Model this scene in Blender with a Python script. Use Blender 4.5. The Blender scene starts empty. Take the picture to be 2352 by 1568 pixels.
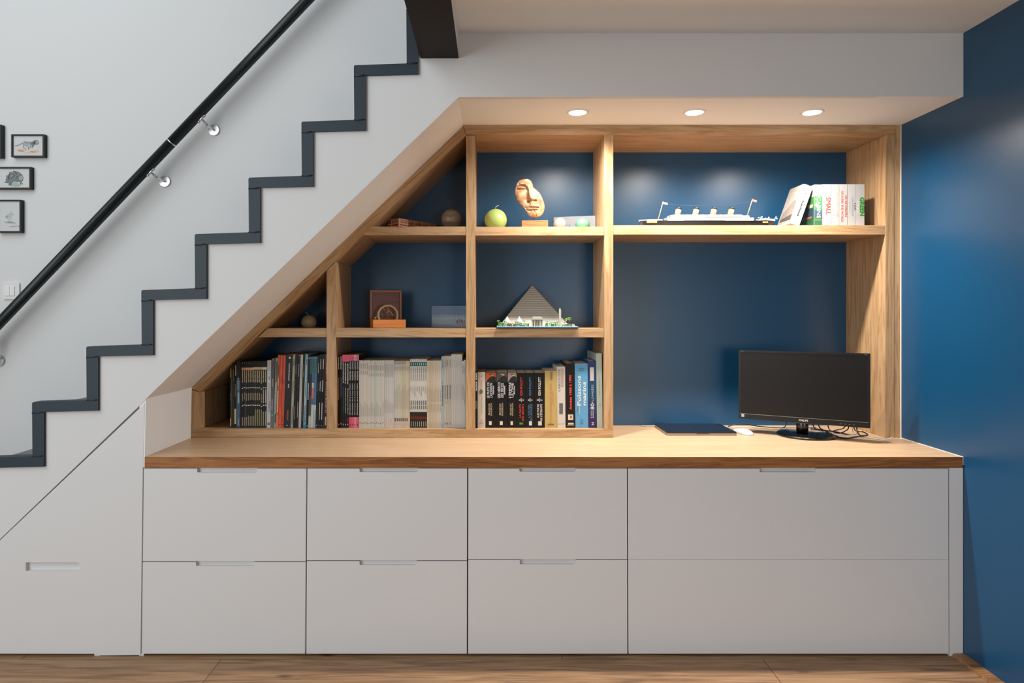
import bpy, bmesh, math, random
from mathutils import Vector, Matrix
random.seed(7)
D = bpy.data
SC = bpy.context.scene
COL = SC.collection

# ------------------------------------------------------------------ camera, world, light, exposure
F = 1464.0            # focal length in pixels of a 2352 px wide frame
CX, CY = 1130.0, 718.0
DIST = 2.4            # camera to the plane of the drawer fronts (Y = 0)
EYE = 1.2918
cam_d = D.cameras.new('camera')
cam = D.objects.new('camera', cam_d)
COL.objects.link(cam)
cam.location = (0, -DIST, EYE)
cam.rotation_euler = (math.radians(90), 0, 0)
cam_d.sensor_width = 36.0
cam_d.lens = F / 2352 * 36.0
cam_d.shift_x = (1176 - CX) / 2352
cam_d.shift_y = (CY - 784) / 2352
cam_d.clip_start = 0.05
SC.camera = cam

world = D.worlds.new('world'); SC.world = world
world.use_nodes = True
bgn = world.node_tree.nodes['Background']
bgn.inputs['Color'].default_value = (0.92, 0.96, 1.0, 1)
bgn.inputs['Strength'].default_value = 0.08

def area(name, loc, target, sx, sy, power, col):
    l = D.lights.new(name, 'AREA'); l.shape = 'RECTANGLE'; l.size = sx; l.size_y = sy
    l.energy = power; l.color = col
    o = D.objects.new(name, l); COL.objects.link(o)
    o.location = loc
    o.rotation_euler = (Vector(target) - Vector(loc)).to_track_quat('-Z', 'Y').to_euler()
    return o
# daylight through the tall windows behind and to the left of the camera, and down the open stairwell
area('window_daylight', (-3.3, -4.2, 1.6), (-0.4, 0, 1.1), 2.6, 2.2, 80, (0.94, 0.98, 1.0))
area('void_daylight', (-3.0, -2.6, 3.5), (0.2, 0, 0.6), 3.4, 2.2, 66, (0.94, 0.98, 1.0))
area('stairwell_daylight', (-2.0, -0.9, 4.3), (-1.6, 0.8, 1.8), 2.0, 1.2, 17, (0.86, 0.95, 1.0))
area('drawer_fill', (1.3, -4.3, 1.1), (1.0, 0.0, 0.6), 0.9, 1.1, 20, (1.0, 0.95, 0.90))  # unseen fill light, added to brighten the right-hand drawer fronts
SPOT_POWER = 50
HALO_POWER = 25
SPOT_COL = (1.0, 0.93, 0.86)

SC.view_settings.view_transform = 'Standard'
SC.view_settings.look = 'None'
SC.view_settings.exposure = 0.0
SC.view_settings.gamma = 1.0
SC.view_settings.use_curve_mapping = False

# ------------------------------------------------------------------ coordinates
def SCL(Y): return F / (DIST + Y)
def X_(px, Y=0.0): return (px - CX) / SCL(Y)
def Z_(py, Y=0.0): return EYE - (py - CY) / SCL(Y)
def W2(px, py, Y=0.0): return (X_(px, Y), Z_(py, Y))
YN = 0.367            # plane of the bookcase front edges
YB = 0.674            # blue back wall of the niche
YW = 0.80             # white stairwell wall
XR = 1.775            # blue side wall
ZT = 0.749            # worktop
ZC = 2.344            # ceiling
ZS = 2.107            # niche ceiling

# ------------------------------------------------------------------ materials
def lin(c):
    if isinstance(c, str):
        c = c.lstrip('#'); c = [int(c[i:i+2], 16) / 255 for i in (0, 2, 4)]
    return tuple(x / 12.92 if x <= 0.04045 else ((x + 0.055) / 1.055) ** 2.4 for x in c)
_mats = {}
def M(col, rough=0.6, metal=0.0, spec=0.5, name=None, bump=0.0, coat=0.0, emit=0.0):
    key = (col, rough, metal, spec, bump, coat, emit)
    if key in _mats: return _mats[key]
    m = D.materials.new(name or 'surface_%s' % str(col).strip('#')); m.use_nodes = True
    nt = m.node_tree; b = nt.nodes['Principled BSDF']
    c = lin(col) if isinstance(col, str) else col
    b.inputs['Base Color'].default_value = (*c, 1)
    b.inputs['Roughness'].default_value = rough
    b.inputs['Metallic'].default_value = metal
    b.inputs['Specular IOR Level'].default_value = spec
    if coat: b.inputs['Coat Weight'].default_value = coat; b.inputs['Coat Roughness'].default_value = 0.15
    if emit:
        b.inputs['Emission Color'].default_value = (*c, 1); b.inputs['Emission Strength'].default_value = emit
    if bump:
        tc = nt.nodes.new('ShaderNodeTexCoord'); n = nt.nodes.new('ShaderNodeTexNoise')
        n.inputs['Scale'].default_value = 260; n.inputs['Detail'].default_value = 3
        bp = nt.nodes.new('ShaderNodeBump'); bp.inputs['Strength'].default_value = bump; bp.inputs['Distance'].default_value = 0.0006
        nt.links.new(tc.outputs['Object'], n.inputs['Vector']); nt.links.new(n.outputs['Fac'], bp.inputs['Height'])
        nt.links.new(bp.outputs['Normal'], b.inputs['Normal'])
    _mats[key] = m
    return m

def wood(name, angle, light, mid, dark, rough=0.42, fine=1.0, seed=0.0, streak=0.5):
    """Wood veneer; grain runs along X turned by 'angle' degrees about Y (90 = upright)."""
    m = D.materials.new(name); m.use_nodes = True
    nt = m.node_tree; N = nt.nodes; L = nt.links; b = N['Principled BSDF']
    tc = N.new('ShaderNodeTexCoord')
    rot = N.new('ShaderNodeVectorRotate'); rot.rotation_type = 'AXIS_ANGLE'
    rot.inputs['Axis'].default_value = (0, 1, 0); rot.inputs['Angle'].default_value = math.radians(angle)
    L.new(tc.outputs['Object'], rot.inputs['Vector'])
    mp = N.new('ShaderNodeMapping'); mp.inputs['Scale'].default_value = (1.1 * fine, 16 * fine, 16 * fine)
    mp.inputs['Location'].default_value = (seed, seed * 1.7, seed * 0.3)
    L.new(rot.outputs['Vector'], mp.inputs['Vector'])
    n1 = N.new('ShaderNodeTexNoise'); n1.inputs['Scale'].default_value = 1.6; n1.inputs['Detail'].default_value = 5
    n1.inputs['Roughness'].default_value = 0.62; n1.inputs['Distortion'].default_value = 0.9
    L.new(mp.outputs['Vector'], n1.inputs['Vector'])
    mp2 = N.new('ShaderNodeMapping'); mp2.inputs['Scale'].default_value = (5 * fine, 170 * fine, 170 * fine)
    L.new(rot.outputs['Vector'], mp2.inputs['Vector'])
    n2 = N.new('ShaderNodeTexNoise'); n2.inputs['Scale'].default_value = 1.6; n2.inputs['Detail'].default_value = 3
    L.new(mp2.outputs['Vector'], n2.inputs['Vector'])
    wv = N.new('ShaderNodeMath'); wv.operation = 'PINGPONG'; wv.inputs[1].default_value = 0.11
    L.new(n1.outputs['Fac'], wv.inputs[0])
    ml = N.new('ShaderNodeMath'); ml.operation = 'MULTIPLY'; ml.inputs[1].default_value = 8.0 * streak
    L.new(wv.outputs[0], ml.inputs[0])
    ad = N.new('ShaderNodeMath'); ad.operation = 'MULTIPLY_ADD'; ad.inputs[1].default_value = 0.55
    L.new(n2.outputs['Fac'], ad.inputs[0]); L.new(ml.outputs[0], ad.inputs[2])
    cr = N.new('ShaderNodeValToRGB'); e = cr.color_ramp.elements
    e[0].position = 0.18; e[0].color = (*lin(dark), 1); e[1].position = 0.95; e[1].color = (*lin(light), 1)
    x = e.new(0.5); x.color = (*lin(mid), 1)
    L.new(ad.outputs[0], cr.inputs['Fac']); L.new(cr.outputs['Color'], b.inputs['Base Color'])
    b.inputs['Roughness'].default_value = rough; b.inputs['Specular IOR Level'].default_value = 0.45
    bp = N.new('ShaderNodeBump'); bp.inputs['Strength'].default_value = 0.15; bp.inputs['Distance'].default_value = 0.0005
    L.new(n2.outputs['Fac'], bp.inputs['Height']); L.new(bp.outputs['Normal'], b.inputs['Normal'])
    return m

OAK = ('#c6a682', '#b8946b', '#99754c')
WOOD_H = wood('oak_across', 0, *OAK)
WOOD_V = wood('oak_upright', 90, *OAK, seed=3.1)
DIAG_ANG = math.degrees(math.atan2(893 - 290, 1063 - 440))
WOOD_D = wood('oak_sloping', DIAG_ANG, *OAK, seed=5.7)
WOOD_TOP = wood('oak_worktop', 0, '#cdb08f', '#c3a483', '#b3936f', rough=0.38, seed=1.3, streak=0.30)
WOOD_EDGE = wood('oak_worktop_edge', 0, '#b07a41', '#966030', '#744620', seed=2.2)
WHITE = M('#dcdcdc', 0.55, name='white_lacquer', bump=0.10)
WALLW = M('#dcdddd', 0.85, name='white_wall_paint', bump=0.25, spec=0.2)
NICHEW = M('#eceef0', 0.8, name='niche_white_paint', bump=0.2, spec=0.2)
BLUE = M((0.0, 0.060, 0.150), 0.35, name='blue_satin_paint', bump=0.2, spec=0.78)
STEEL = M('#26343d', 0.5, name='dark_blue_grey_metal', bump=0.5, spec=0.4)
BLACKM = M('#1d1712', 0.65, name='blackened_metal', bump=0.3, spec=0.25)
CHROME = M('#dfe1df', 0.30, metal=1.0, name='polished_steel')
BLACK = M('#0b0b0b', 0.45, name='black_plastic')

# ------------------------------------------------------------------ mesh helpers
class MB:
    def __init__(s):
        s.bm = bmesh.new(); s.mats = []; s.mi = 0
    def m(s, mat):
        if mat not in s.mats: s.mats.append(mat)
        s.mi = s.mats.index(mat); return s
    def _f(s, vs, smooth=False):
        try: f = s.bm.faces.new(vs)
        except ValueError: return None
        f.material_index = s.mi; f.smooth = smooth; return f
    def box(s, x0, x1, y0, y1, z0, z1, T=None):
        c = [(x0,y0,z0),(x1,y0,z0),(x1,y1,z0),(x0,y1,z0),(x0,y0,z1),(x1,y0,z1),(x1,y1,z1),(x0,y1,z1)]
        v = [s.bm.verts.new(T @ Vector(p) if T else p) for p in c]
        for q in ((0,3,2,1),(4,5,6,7),(0,1,5,4),(1,2,6,5),(2,3,7,6),(3,0,4,7)): s._f([v[i] for i in q])
        return s
    def prism(s, pts, y0, y1, T=None):
        """pts: (x,z) outline; extruded from y0 to y1."""
        a = [s.bm.verts.new(T @ Vector((x, y0, z)) if T else (x, y0, z)) for x, z in pts]
        b = [s.bm.verts.new(T @ Vector((x, y1, z)) if T else (x, y1, z)) for x, z in pts]
        s._f(a); s._f(b[::-1]); n = len(pts)
        for i in range(n): s._f([a[i], b[i], b[(i+1) % n], a[(i+1) % n]])
        return s
    def lathe(s, prof, c=(0,0,0), seg=32, T=None, sx=1, sy=1):
        """prof: (r,z) from bottom to top, about Z."""
        rings = []
        for r, z in prof:
            if r < 1e-6: rings.append([s.bm.verts.new(s._t(T, (c[0], c[1], c[2] + z)))])
            else: rings.append([s.bm.verts.new(s._t(T, (c[0] + sx*r*math.cos(2*math.pi*i/seg), c[1] + sy*r*math.sin(2*math.pi*i/seg), c[2] + z))) for i in range(seg)])
        for A, B in zip(rings, rings[1:]):
            for i in range(seg):
                j = (i+1) % seg
                if len(A) == 1 and len(B) == 1: continue
                if len(A) == 1: s._f([A[0], B[j], B[i]], True)
                elif len(B) == 1: s._f([A[i], A[j], B[0]], True)
                else: s._f([A[i], A[j], B[j], B[i]], True)
        if len(rings[0]) > 1: s._f(rings[0][::-1])
        if len(rings[-1]) > 1: s._f(rings[-1])
        return s
    def _t(s, T, p): return T @ Vector(p) if T else p
    def tube(s, path, r, seg=10, r1=None, T=None):
        P = [Vector(p) for p in path]; rings = []
        up = Vector((0, 0, 1))
        for i, p in enumerate(P):
            d = (P[min(i+1, len(P)-1)] - P[max(i-1, 0)]).normalized()
            a = d.cross(up)
            if a.length < 1e-3: a = d.cross(Vector((0, 1, 0)))
            a.normalize(); b = a.cross(d).normalized()
            rr = r if r1 is None else r + (r1 - r) * i / (len(P) - 1)
            rings.append([s.bm.verts.new(s._t(T, p + a*rr*math.cos(2*math.pi*k/seg) + b*rr*math.sin(2*math.pi*k/seg))) for k in range(seg)])
        for A, B in zip(rings, rings[1:]):
            for i in range(seg): s._f([A[i], B[i], B[(i+1) % seg], A[(i+1) % seg]], True)
        s._f(rings[0]); s._f(rings[-1][::-1])
        return s
    def sphere(s, c, r, seg=20, sx=1, sy=1, sz=1, T=None):
        n = seg // 2
        s.lathe([(r*math.sin(math.pi*i/n) if 0 < i < n else 0, -r*sz*math.cos(math.pi*i/n)) for i in range(n+1)], c, seg, T, sx, sy)
        return s
    def obj(s, name, parent=None, bevel=0.0, loc=None, rz=None):
        bmesh.ops.recalc_face_normals(s.bm, faces=s.bm.faces)
        me = D.meshes.new(name); s.bm.to_mesh(me); s.bm.free()
        for m in s.mats: me.materials.append(m)
        o = D.objects.new(name, me); COL.objects.link(o)
        if parent is not None: o.parent = parent
        if loc: o.location = loc
        if rz is not None: o.rotation_euler = (0, 0, rz)
        if bevel:
            b = o.modifiers.new('bevel', 'BEVEL'); b.width = bevel; b.segments = 2; b.limit_method = 'ANGLE'; b.angle_limit = math.radians(40)
        return o

def tag(o, label=None, cat=None, group=None, kind=None):
    if label: o['label'] = label
    if cat: o['category'] = cat
    if group: o['group'] = group
    if kind: o['kind'] = kind
    return o
def thing(name, label, cat, loc=(0,0,0), rz=0.0, group=None):
    o = D.objects.new(name, None); COL.objects.link(o); o.empty_display_size = 0.05
    o.location = loc; o.rotation_euler = (0, 0, rz)
    return tag(o, label, cat, group)
def struct(mb, name, bevel=0.0): return tag(mb.obj(name, bevel=bevel), kind='structure')
def arc(cx, cz, r, a0, a1, n=6):
    return [(cx + r*math.cos(math.radians(a0 + (a1-a0)*i/n)), cz + r*math.sin(math.radians(a0 + (a1-a0)*i/n))) for i in range(n+1)]
def rrect(x0, x1, z0, z1, r, n=4):
    return arc(x1-r, z0+r, r, -90, 0, n) + arc(x1-r, z1-r, r, 0, 90, n) + arc(x0+r, z1-r, r, 90, 180, n) + arc(x0+r, z0+r, r, 180, 270, n)
def smooth_path(pts, n=8):
    P = [Vector(p) for p in pts]; P = [P[0]*2-P[1]] + P + [P[-1]*2-P[-2]]; out = []
    for i in range(1, len(P)-2):
        for k in range(n):
            t = k / n
            out.append(0.5*((2*P[i]) + (P[i+1]-P[i-1])*t + (2*P[i-1]-5*P[i]+4*P[i+1]-P[i+2])*t*t + (3*P[i]-P[i-1]-3*P[i+1]+P[i+2])*t**3))
    out.append(P[-2]); return out

_tcache = {}
def glyphs(s, bold=0.0):
    """Flat lettering: vertices (x,y) normalised to the text's own box, and faces."""
    if (s, bold) in _tcache: return _tcache[(s, bold)]
    cu = D.curves.new('lettering', 'FONT'); cu.body = s; cu.resolution_u = 2; cu.offset = bold
    o = D.objects.new('lettering', cu); COL.objects.link(o)
    dg = bpy.context.evaluated_depsgraph_get(); dg.update()
    me = D.meshes.new_from_object(o.evaluated_get(dg))
    vs = [(v.co.x, v.co.y) for v in me.vertices]; fs = [tuple(p.vertices) for p in me.polygons]
    D.objects.remove(o); D.curves.remove(cu); D.meshes.remove(me)
    x0 = min(v[0] for v in vs); x1 = max(v[0] for v in vs); y0 = min(v[1] for v in vs); y1 = max(v[1] for v in vs)
    _tcache[(s, bold)] = ([((x-x0)/(x1-x0), (y-y0)/(y1-y0)) for x, y in vs], fs, (x1-x0)/(y1-y0))
    return _tcache[(s, bold)]
def put_text(mb, s, x0, x1, z0, z1, y, turn=0, T=None, bold=0.0):
    """Lettering filling the box x0..x1, z0..z1 on plane y. turn 0 level, 1 reads upward, -1 reads downward."""
    vs, fs, _ = glyphs(s, bold)
    V = []
    for u, v in vs:
        if turn == 0: p = (x0 + (x1-x0)*u, y, z0 + (z1-z0)*v)
        elif turn == 1: p = (x1 - (x1-x0)*v, y, z0 + (z1-z0)*u)
        else: p = (x0 + (x1-x0)*v, y, z1 - (z1-z0)*u)
        V.append(mb.bm.verts.new(mb._t(T, p)))
    for f in fs: mb._f([V[i] for i in f])
#=====STRUCTURE=====
# ------------------------------------------------------------------ the setting
def floor_material():
    m = D.materials.new('wide_plank_floor'); m.use_nodes = True
    nt = m.node_tree; N = nt.nodes; L = nt.links; b = N['Principled BSDF']
    tc = N.new('ShaderNodeTexCoord')
    mp = N.new('ShaderNodeMapping'); mp.inputs['Location'].default_value = (1.01, 0.022, 0)
    L.new(tc.outputs['Object'], mp.inputs['Vector'])
    br = N.new('ShaderNodeTexBrick'); br.inputs['Scale'].default_value = 1.0
    br.inputs['Brick Width'].default_value = 2.02; br.inputs['Row Height'].default_value = 0.19
    br.inputs['Mortar Size'].default_value = 0.0012; br.offset = 0.37
    br.inputs['Color1'].default_value = (0.32, 0.32, 0.32, 1); br.inputs['Color2'].default_value = (0.72, 0.72, 0.72, 1)
    br.inputs['Mortar'].default_value = (0, 0, 0, 1)
    L.new(mp.outputs['Vector'], br.inputs['Vector'])
    mg = N.new('ShaderNodeMapping'); mg.inputs['Scale'].default_value = (1.6, 22, 1)
    L.new(tc.outputs['Object'], mg.inputs['Vector'])
    n = N.new('ShaderNodeTexNoise'); n.inputs['Scale'].default_value = 1.8; n.inputs['Detail'].default_value = 7; n.inputs['Distortion'].default_value = 1.2
    L.new(mg.outputs['Vector'], n.inputs['Vector'])
    mk = N.new('ShaderNodeMapping'); mk.inputs['Scale'].default_value = (2.2, 7, 1)
    L.new(tc.outputs['Object'], mk.inputs['Vector'])
    vo = N.new('ShaderNodeTexVoronoi'); vo.inputs['Scale'].default_value = 1.3
    L.new(mk.outputs['Vector'], vo.inputs['Vector'])
    kn = N.new('ShaderNodeMapRange'); kn.inputs['From Min'].default_value = 0.02; kn.inputs['From Max'].default_value = 0.13
    L.new(vo.outputs['Distance'], kn.inputs['Value'])
    ad = N.new('ShaderNodeMath'); ad.operation = 'MULTIPLY_ADD'; ad.inputs[1].default_value = 0.35
    sep = N.new('ShaderNodeSeparateColor'); L.new(br.outputs['Color'], sep.inputs['Color'])
    L.new(sep.outputs['Red'], ad.inputs[0]); L.new(n.outputs['Fac'], ad.inputs[2])
    cr = N.new('ShaderNodeValToRGB'); e = cr.color_ramp.elements
    e[0].position = 0.35; e[0].color = (*lin('#4f3825'), 1); e[1].position = 0.95; e[1].color = (*lin('#ac8a68'), 1)
    x = e.new(0.62); x.color = (*lin('#8c6a4a'), 1)
    L.new(ad.outputs[0], cr.inputs['Fac'])
    mx = N.new('ShaderNodeMix'); mx.data_type = 'RGBA'; mx.inputs['A'].default_value = (*lin('#3d2414'), 1)
    L.new(kn.outputs['Result'], mx.inputs['Factor']); L.new(cr.outputs['Color'], mx.inputs['B'])
    m2 = N.new('ShaderNodeMix'); m2.data_type = 'RGBA'; m2.inputs['B'].default_value = (*lin('#22150c'), 1)
    L.new(br.outputs['Fac'], m2.inputs['Factor']); L.new(mx.outputs['Result'], m2.inputs['A'])
    L.new(m2.outputs['Result'], b.inputs['Base Color'])
    b.inputs['Roughness'].default_value = 0.5
    return m
FLOOR = floor_material()
struct(MB().m(FLOOR).box(-4.5, XR, -4.6, YW, -0.05, 0.0), 'floor')
struct(MB().m(BLUE).box(XR, XR+0.12, -4.6, YW+0.1, -0.05, 2.6), 'wall_right')
struct(MB().m(BLUE).prism([(-1.30, 0.70), (XR, 0.70), (XR, ZS), (-0.128, ZS), (-1.30, 0.965)], YB, YB+0.03), 'wall_niche_back')
struct(MB().m(WALLW).box(-4.5, 0.4, YW, YW+0.1, -0.05, 4.9), 'wall_stairwell')
CEIL = M('#e3e5e6', 0.9, name='ceiling_paint', bump=0.2, spec=0.1)
XB0, XB1 = X_(966), X_(1053)
struct(MB().m(CEIL).box(XB1, XR, -4.6, 0.03, ZC, ZC+0.2), 'ceiling')
struct(MB().m(NICHEW).box(XB1-0.001, XR, 0.0005, YB, ZS-0.001, ZS+0.001), 'ceiling_niche')
# steel beam carrying the upper floor, running towards the room
bm_ = MB().m(BLACKM); bm_.box(XB0, XB1, -4.6, 0.0, Z_(134), Z_(134)+0.012); bm_.box(XB0, XB0+0.02, -4.6, 0.0, Z_(134)+0.012, ZC+0.2)
struct(bm_, 'trim_beam')
bm_ = MB().m(WALLW); bm_.box(XB1-0.02, XB1, -4.6, 0.0, Z_(134)+0.012, ZC); struct(bm_, 'trim_beam_side')
# wooden strip along the foot of the blue wall
struct(MB().m(wood('strip_wood', 0, '#a77d52', '#8d6540', '#6b4729')).prism([(XR-0.045, 0.0), (XR, 0.0), (XR, 0.012), (XR-0.04, 0.010)], -4.6, -0.003), 'baseboard_right')

NOS = [(934, 22), (814, 152), (694, 281), (573, 409), (450, 538), (328, 666), (202, 795), (78, 922), (-44, 1050), (-166, 1178), (-288, 1306), (-410, 1434)]
slope_x = lambda y: 335 - (y - 918) * (335 / 320.0)        # seam of the cupboard door under the stairs
fas = [W2(2213, 76-60), W2(2213, 221), W2(1053, 223), W2(335, 915), W2(334, 918), W2(slope_x(1500), 1500)]
fas += [W2(-470, 1500), W2(-410+13, 1445)]
for k in range(len(NOS)-1, 0, -1):
    fas.append(W2(NOS[k][0]+13, NOS[k][1]+12)); fas.append(W2(NOS[k-1][0]+13, NOS[k][1]+9))
fas += [W2(947, -220), W2(1000, -220), W2(1000, 16)]
fas = [p for i, p in enumerate(fas) if i == 0 or (Vector(p) - Vector(fas[i-1])).length > 1e-4]
struct(MB().m(WALLW).prism(fas, 0.0, 0.02), 'wall_front')
# sides of the niche: sloping cheek and the short upright one
nc = MB().m(NICHEW)
a, b_ = W2(1053, 223), W2(335, 915)
nc.prism([(a[0]+0.0006, a[1]-0.0006), (b_[0]+0.0006, b_[1]-0.0006), (b_[0]-0.002, b_[1]+0.002), (a[0]-0.002, a[1]+0.002)], 0.0005, YB)
XL = X_(332.5)
nc.prism([(XL-0.0006, ZT-0.04), (XL-0.0006, ZT), b_, (b_[0]-0.025, b_[1]), (b_[0]-0.025, ZT-0.04)], 0.001, YB)
struct(nc, 'wall_niche_side')
struct(MB().m(WHITE).box(X_(2181), XR-0.0015, 0.0, 0.02, 0.0, Z_(1074)), 'trim_1')
struct(MB().m(M('#d8d6d0', 0.5)).box(XR-0.003, XR-0.0005, YN-0.006, YN+0.0, ZT, ZS), 'trim_2')

# ------------------------------------------------------------------ staircase
st = thing('staircase', 'zigzag dark blue-grey metal staircase climbing along the white stairwell wall', 'staircase', (X_(-450), 0.0, 0.0))
def rel(o, par):
    o.parent = par; o.matrix_parent_inverse = Matrix.Translation(-Vector(par.location)) if par.rotation_euler.z == 0 else par.matrix_world.inverted(); return o
up, lo = [], []
for k in range(len(NOS)-1, 0, -1):
    x, y = NOS[k]; xn = NOS[k-1][0]
    z = Z_(y); xx = X_(x)
    up += [(xx, z-0.006), (xx+0.0018, z-0.0018), (xx+0.006, z)]
    up.append(W2(xn+1, y-4))
    lo.append(W2(x+27, y+23)); lo.append(W2(xn+27, y+20))
up += [W2(934, 24), W2(936, 22), W2(1045, 20)]
lo += [W2(961, 45), W2(1045, 43)]
up.insert(0, W2(-410, 1500)); lo.insert(0, W2(-383, 1500))
rel(MB().m(STEEL).prism(up + lo[::-1], -0.0105, 0.03).obj('stringer'), st)
for k in range(len(NOS)-1, 0, -1):
    x, y = NOS[k]; xn = NOS[k-1][0]
    rel(MB().m(STEEL).tube([(X_(x)+0.001, -0.0112, Z_(y+25)), (X_(x+13), -0.0125, Z_(y+24.5)), (X_(x+25), -0.0112, Z_(y+23))], 0.0026, 6).obj('weld_seam'), st)
    rel(MB().m(STEEL).tube([(X_(xn)+0.001, -0.0112, Z_(y-4)), (X_(xn+13), -0.0125, Z_(y-4)), (X_(xn+25), -0.0112, Z_(y-5))], 0.0026, 6).obj('weld_seam'), st)
TREADM = M('#66707a', 0.45, name='tread_metal', spec=0.5, bump=0.3)
for k in range(len(NOS)-1, 0, -1):
    x, y = NOS[k]; z = Z_(y) - 0.022
    rel(MB().m(TREADM).box(X_(x)+0.012, X_(NOS[k-1][0])+0.02, 0.031, YW-0.004, z-0.012, z).obj('tread'), st)
    rel(MB().m(STEEL).box(X_(x)+0.014, X_(x)+0.024, 0.031, YW-0.004, Z_(y+128)-0.024, z-0.012).obj('riser'), st)

# ------------------------------------------------------------------ handrail with its brackets
YR = 0.715
RAILM = M('#131a1b', 0.38, name='rail_black_paint', spec=0.5, bump=0.2)
def rail_pt(px): return Vector((X_(px, YR), YR, Z_(740 - 1.0482*px, YR)))
hr = thing('handrail', 'round black handrail sloping up the white stairwell wall', 'handrail', tuple(rail_pt(394)))
rel(MB().m(RAILM).tube([rail_pt(-420), rail_pt(393.2)], 0.0245, 28).obj('rail'), hr)
rel(MB().m(RAILM).tube([rail_pt(394.8), rail_pt(1000)], 0.0245, 28).obj('rail'), hr)
tag(rel(MB().m(CHROME).tube([rail_pt(392.9), rail_pt(395.2)], 0.0252, 28).obj('joint_ring'), hr), 'steel ring')
rd = (rail_pt(1)-rail_pt(0)).normalized()
def bracket(px, disc):
    dX, dZ = X_(disc[0], YW-0.01), Z_(disc[1], YW-0.01)
    c = rail_pt(px); n = Vector((0.72, 0.0, -0.69))
    p0 = c + n*0.0245
    sd = MB().m(CHROME)
    for s_ in (-1, 1):
        sd.sphere(tuple(p0 + rd*s_*0.020 + n*0.003), 0.007, 12)
    sd.tube([p0 - rd*0.027 + n*0.001, p0 + rd*0.027 + n*0.001], 0.006, 8)
    br = rel(sd.obj('bracket'), hr)
    el = Vector((dX, YW-0.055, dZ)) * 0.75 + p0 * 0.25
    path = smooth_path([p0, p0.lerp(el, 0.6), el, Vector((dX, YW-0.03, dZ-0.0)), Vector((dX, YW-0.01, dZ))], 5)
    a = MB().m(CHROME).tube(path, 0.0055, 10).obj('arm', br); 
    d = MB().m(CHROME); T = Matrix.Translation((dX, YW, dZ)) @ Matrix.Rotation(math.radians(90), 4, 'X')
    d.lathe([(0.029, 0.0), (0.029, 0.006), (0.027, 0.009), (0.0, 0.0095)], seg=28, T=T).obj('wall_plate', br)
    wp = [c_ for c_ in br.children if c_.name.startswith('wall_plate')][0]
    wp.data.polygons.foreach_set('use_smooth', [False]*len(wp.data.polygons))
bracket(337, (377, 416)); bracket(454, (490, 298)); bracket(-33, (-4, 828))

# ------------------------------------------------------------------ light switch
sw = thing('light_switch', 'white double light switch on the stairwell wall under the handrail', 'light switch', (X_(27, YW), YW, Z_(667, YW)))
def wl(px, py): return X_(px, YW) - X_(27, YW), Z_(py, YW) - Z_(667, YW)
x0, z1 = wl(9, 649); x1, z0 = wl(47, 687)
MB().m(M('#e4e4e2', 0.4)).prism(rrect(x0, x1, z0, z1, 0.006), -0.009, 0.0).obj('plate', sw)
for (a0, a1) in ((15, 25.3), (26, 37)):
    x0, z1 = wl(a0, 657); x1, z0 = wl(a1, 679)
    MB().m(M('#ededeb', 0.35)).prism(rrect(x0, x1, z0, z1, 0.002), -0.0125, -0.009).obj('rocker', sw)
#=====FRAMES=====
INK = M('#3d4446', 0.9, spec=0.1); INK2 = M('#7d8585', 0.9, spec=0.1); INK3 = M('#a9b0b0', 0.9, spec=0.1)
OCHRE = M('#c79a6c', 0.9, spec=0.1); OCHRE2 = M('#dcbfa0', 0.9, spec=0.1); MOSS = M('#a9bbab', 0.9, spec=0.1)
PAPER = M('#cfd1d1', 0.7); FRAMEM = M('#0d0d0c', 0.5, name='black_frame')
def ell(cx, cz, a, b, ang=0, n=20):
    ca, sa = math.cos(math.radians(ang)), math.sin(math.radians(ang))
    return [(cx + a*math.cos(2*math.pi*i/n)*ca - b*math.sin(2*math.pi*i/n)*sa, cz + a*math.cos(2*math.pi*i/n)*sa + b*math.sin(2*math.pi*i/n)*ca) for i in range(n)]
def frame(px0, px1, py0, py1, art, label):
    s = SCL(YW-0.024); cxp, cyp = (px0+px1)/2, (py0+py1)/2
    ox, oz = X_(cxp, YW-0.024), Z_(cyp, YW-0.024)
    o = thing('picture_frame', label, 'picture', (ox, YW, oz), group='small framed animal drawings on the stairwell wall')
    hw, hh = (px1-px0)/2/s, (py1-py0)/2/s; t = 0.0075
    m = MB().m(FRAMEM)
    m.box(-hw, hw, -0.024, -0.001, hh-t, hh); m.box(-hw, hw, -0.024, -0.001, -hh, -hh+t)
    m.box(-hw, -hw+t, -0.024, -0.001, -hh+t, hh-t); m.box(hw-t, hw, -0.024, -0.001, -hh+t, hh-t)
    m.obj('frame', o)
    pp = MB().m(PAPER).box(-hw+t, hw-t, -0.018, -0.004, -hh+t, hh-t).obj('paper', o)
    if art:
        a = MB(); art(a, lambda x, y: ((x-cxp)/s, -(y-cyp)/s), s); a.obj('drawing', pp)
def poly(a, mat, pts, q, k):
    a.nk = getattr(a, 'nk', 0) + 1
    a.m(mat).prism([q(*p) for p in pts], -0.0182 - 0.00015*k - 0.000004*a.nk, -0.018)
def line(a, mat, p0, p1, w, q, k):
    p0, p1 = Vector(p0), Vector(p1); d = (p1-p0).normalized(); n = Vector((-d.y, d.x))*w/2
    poly(a, mat, [p0+n, p1+n, p1-n, p0-n], q, k)
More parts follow.
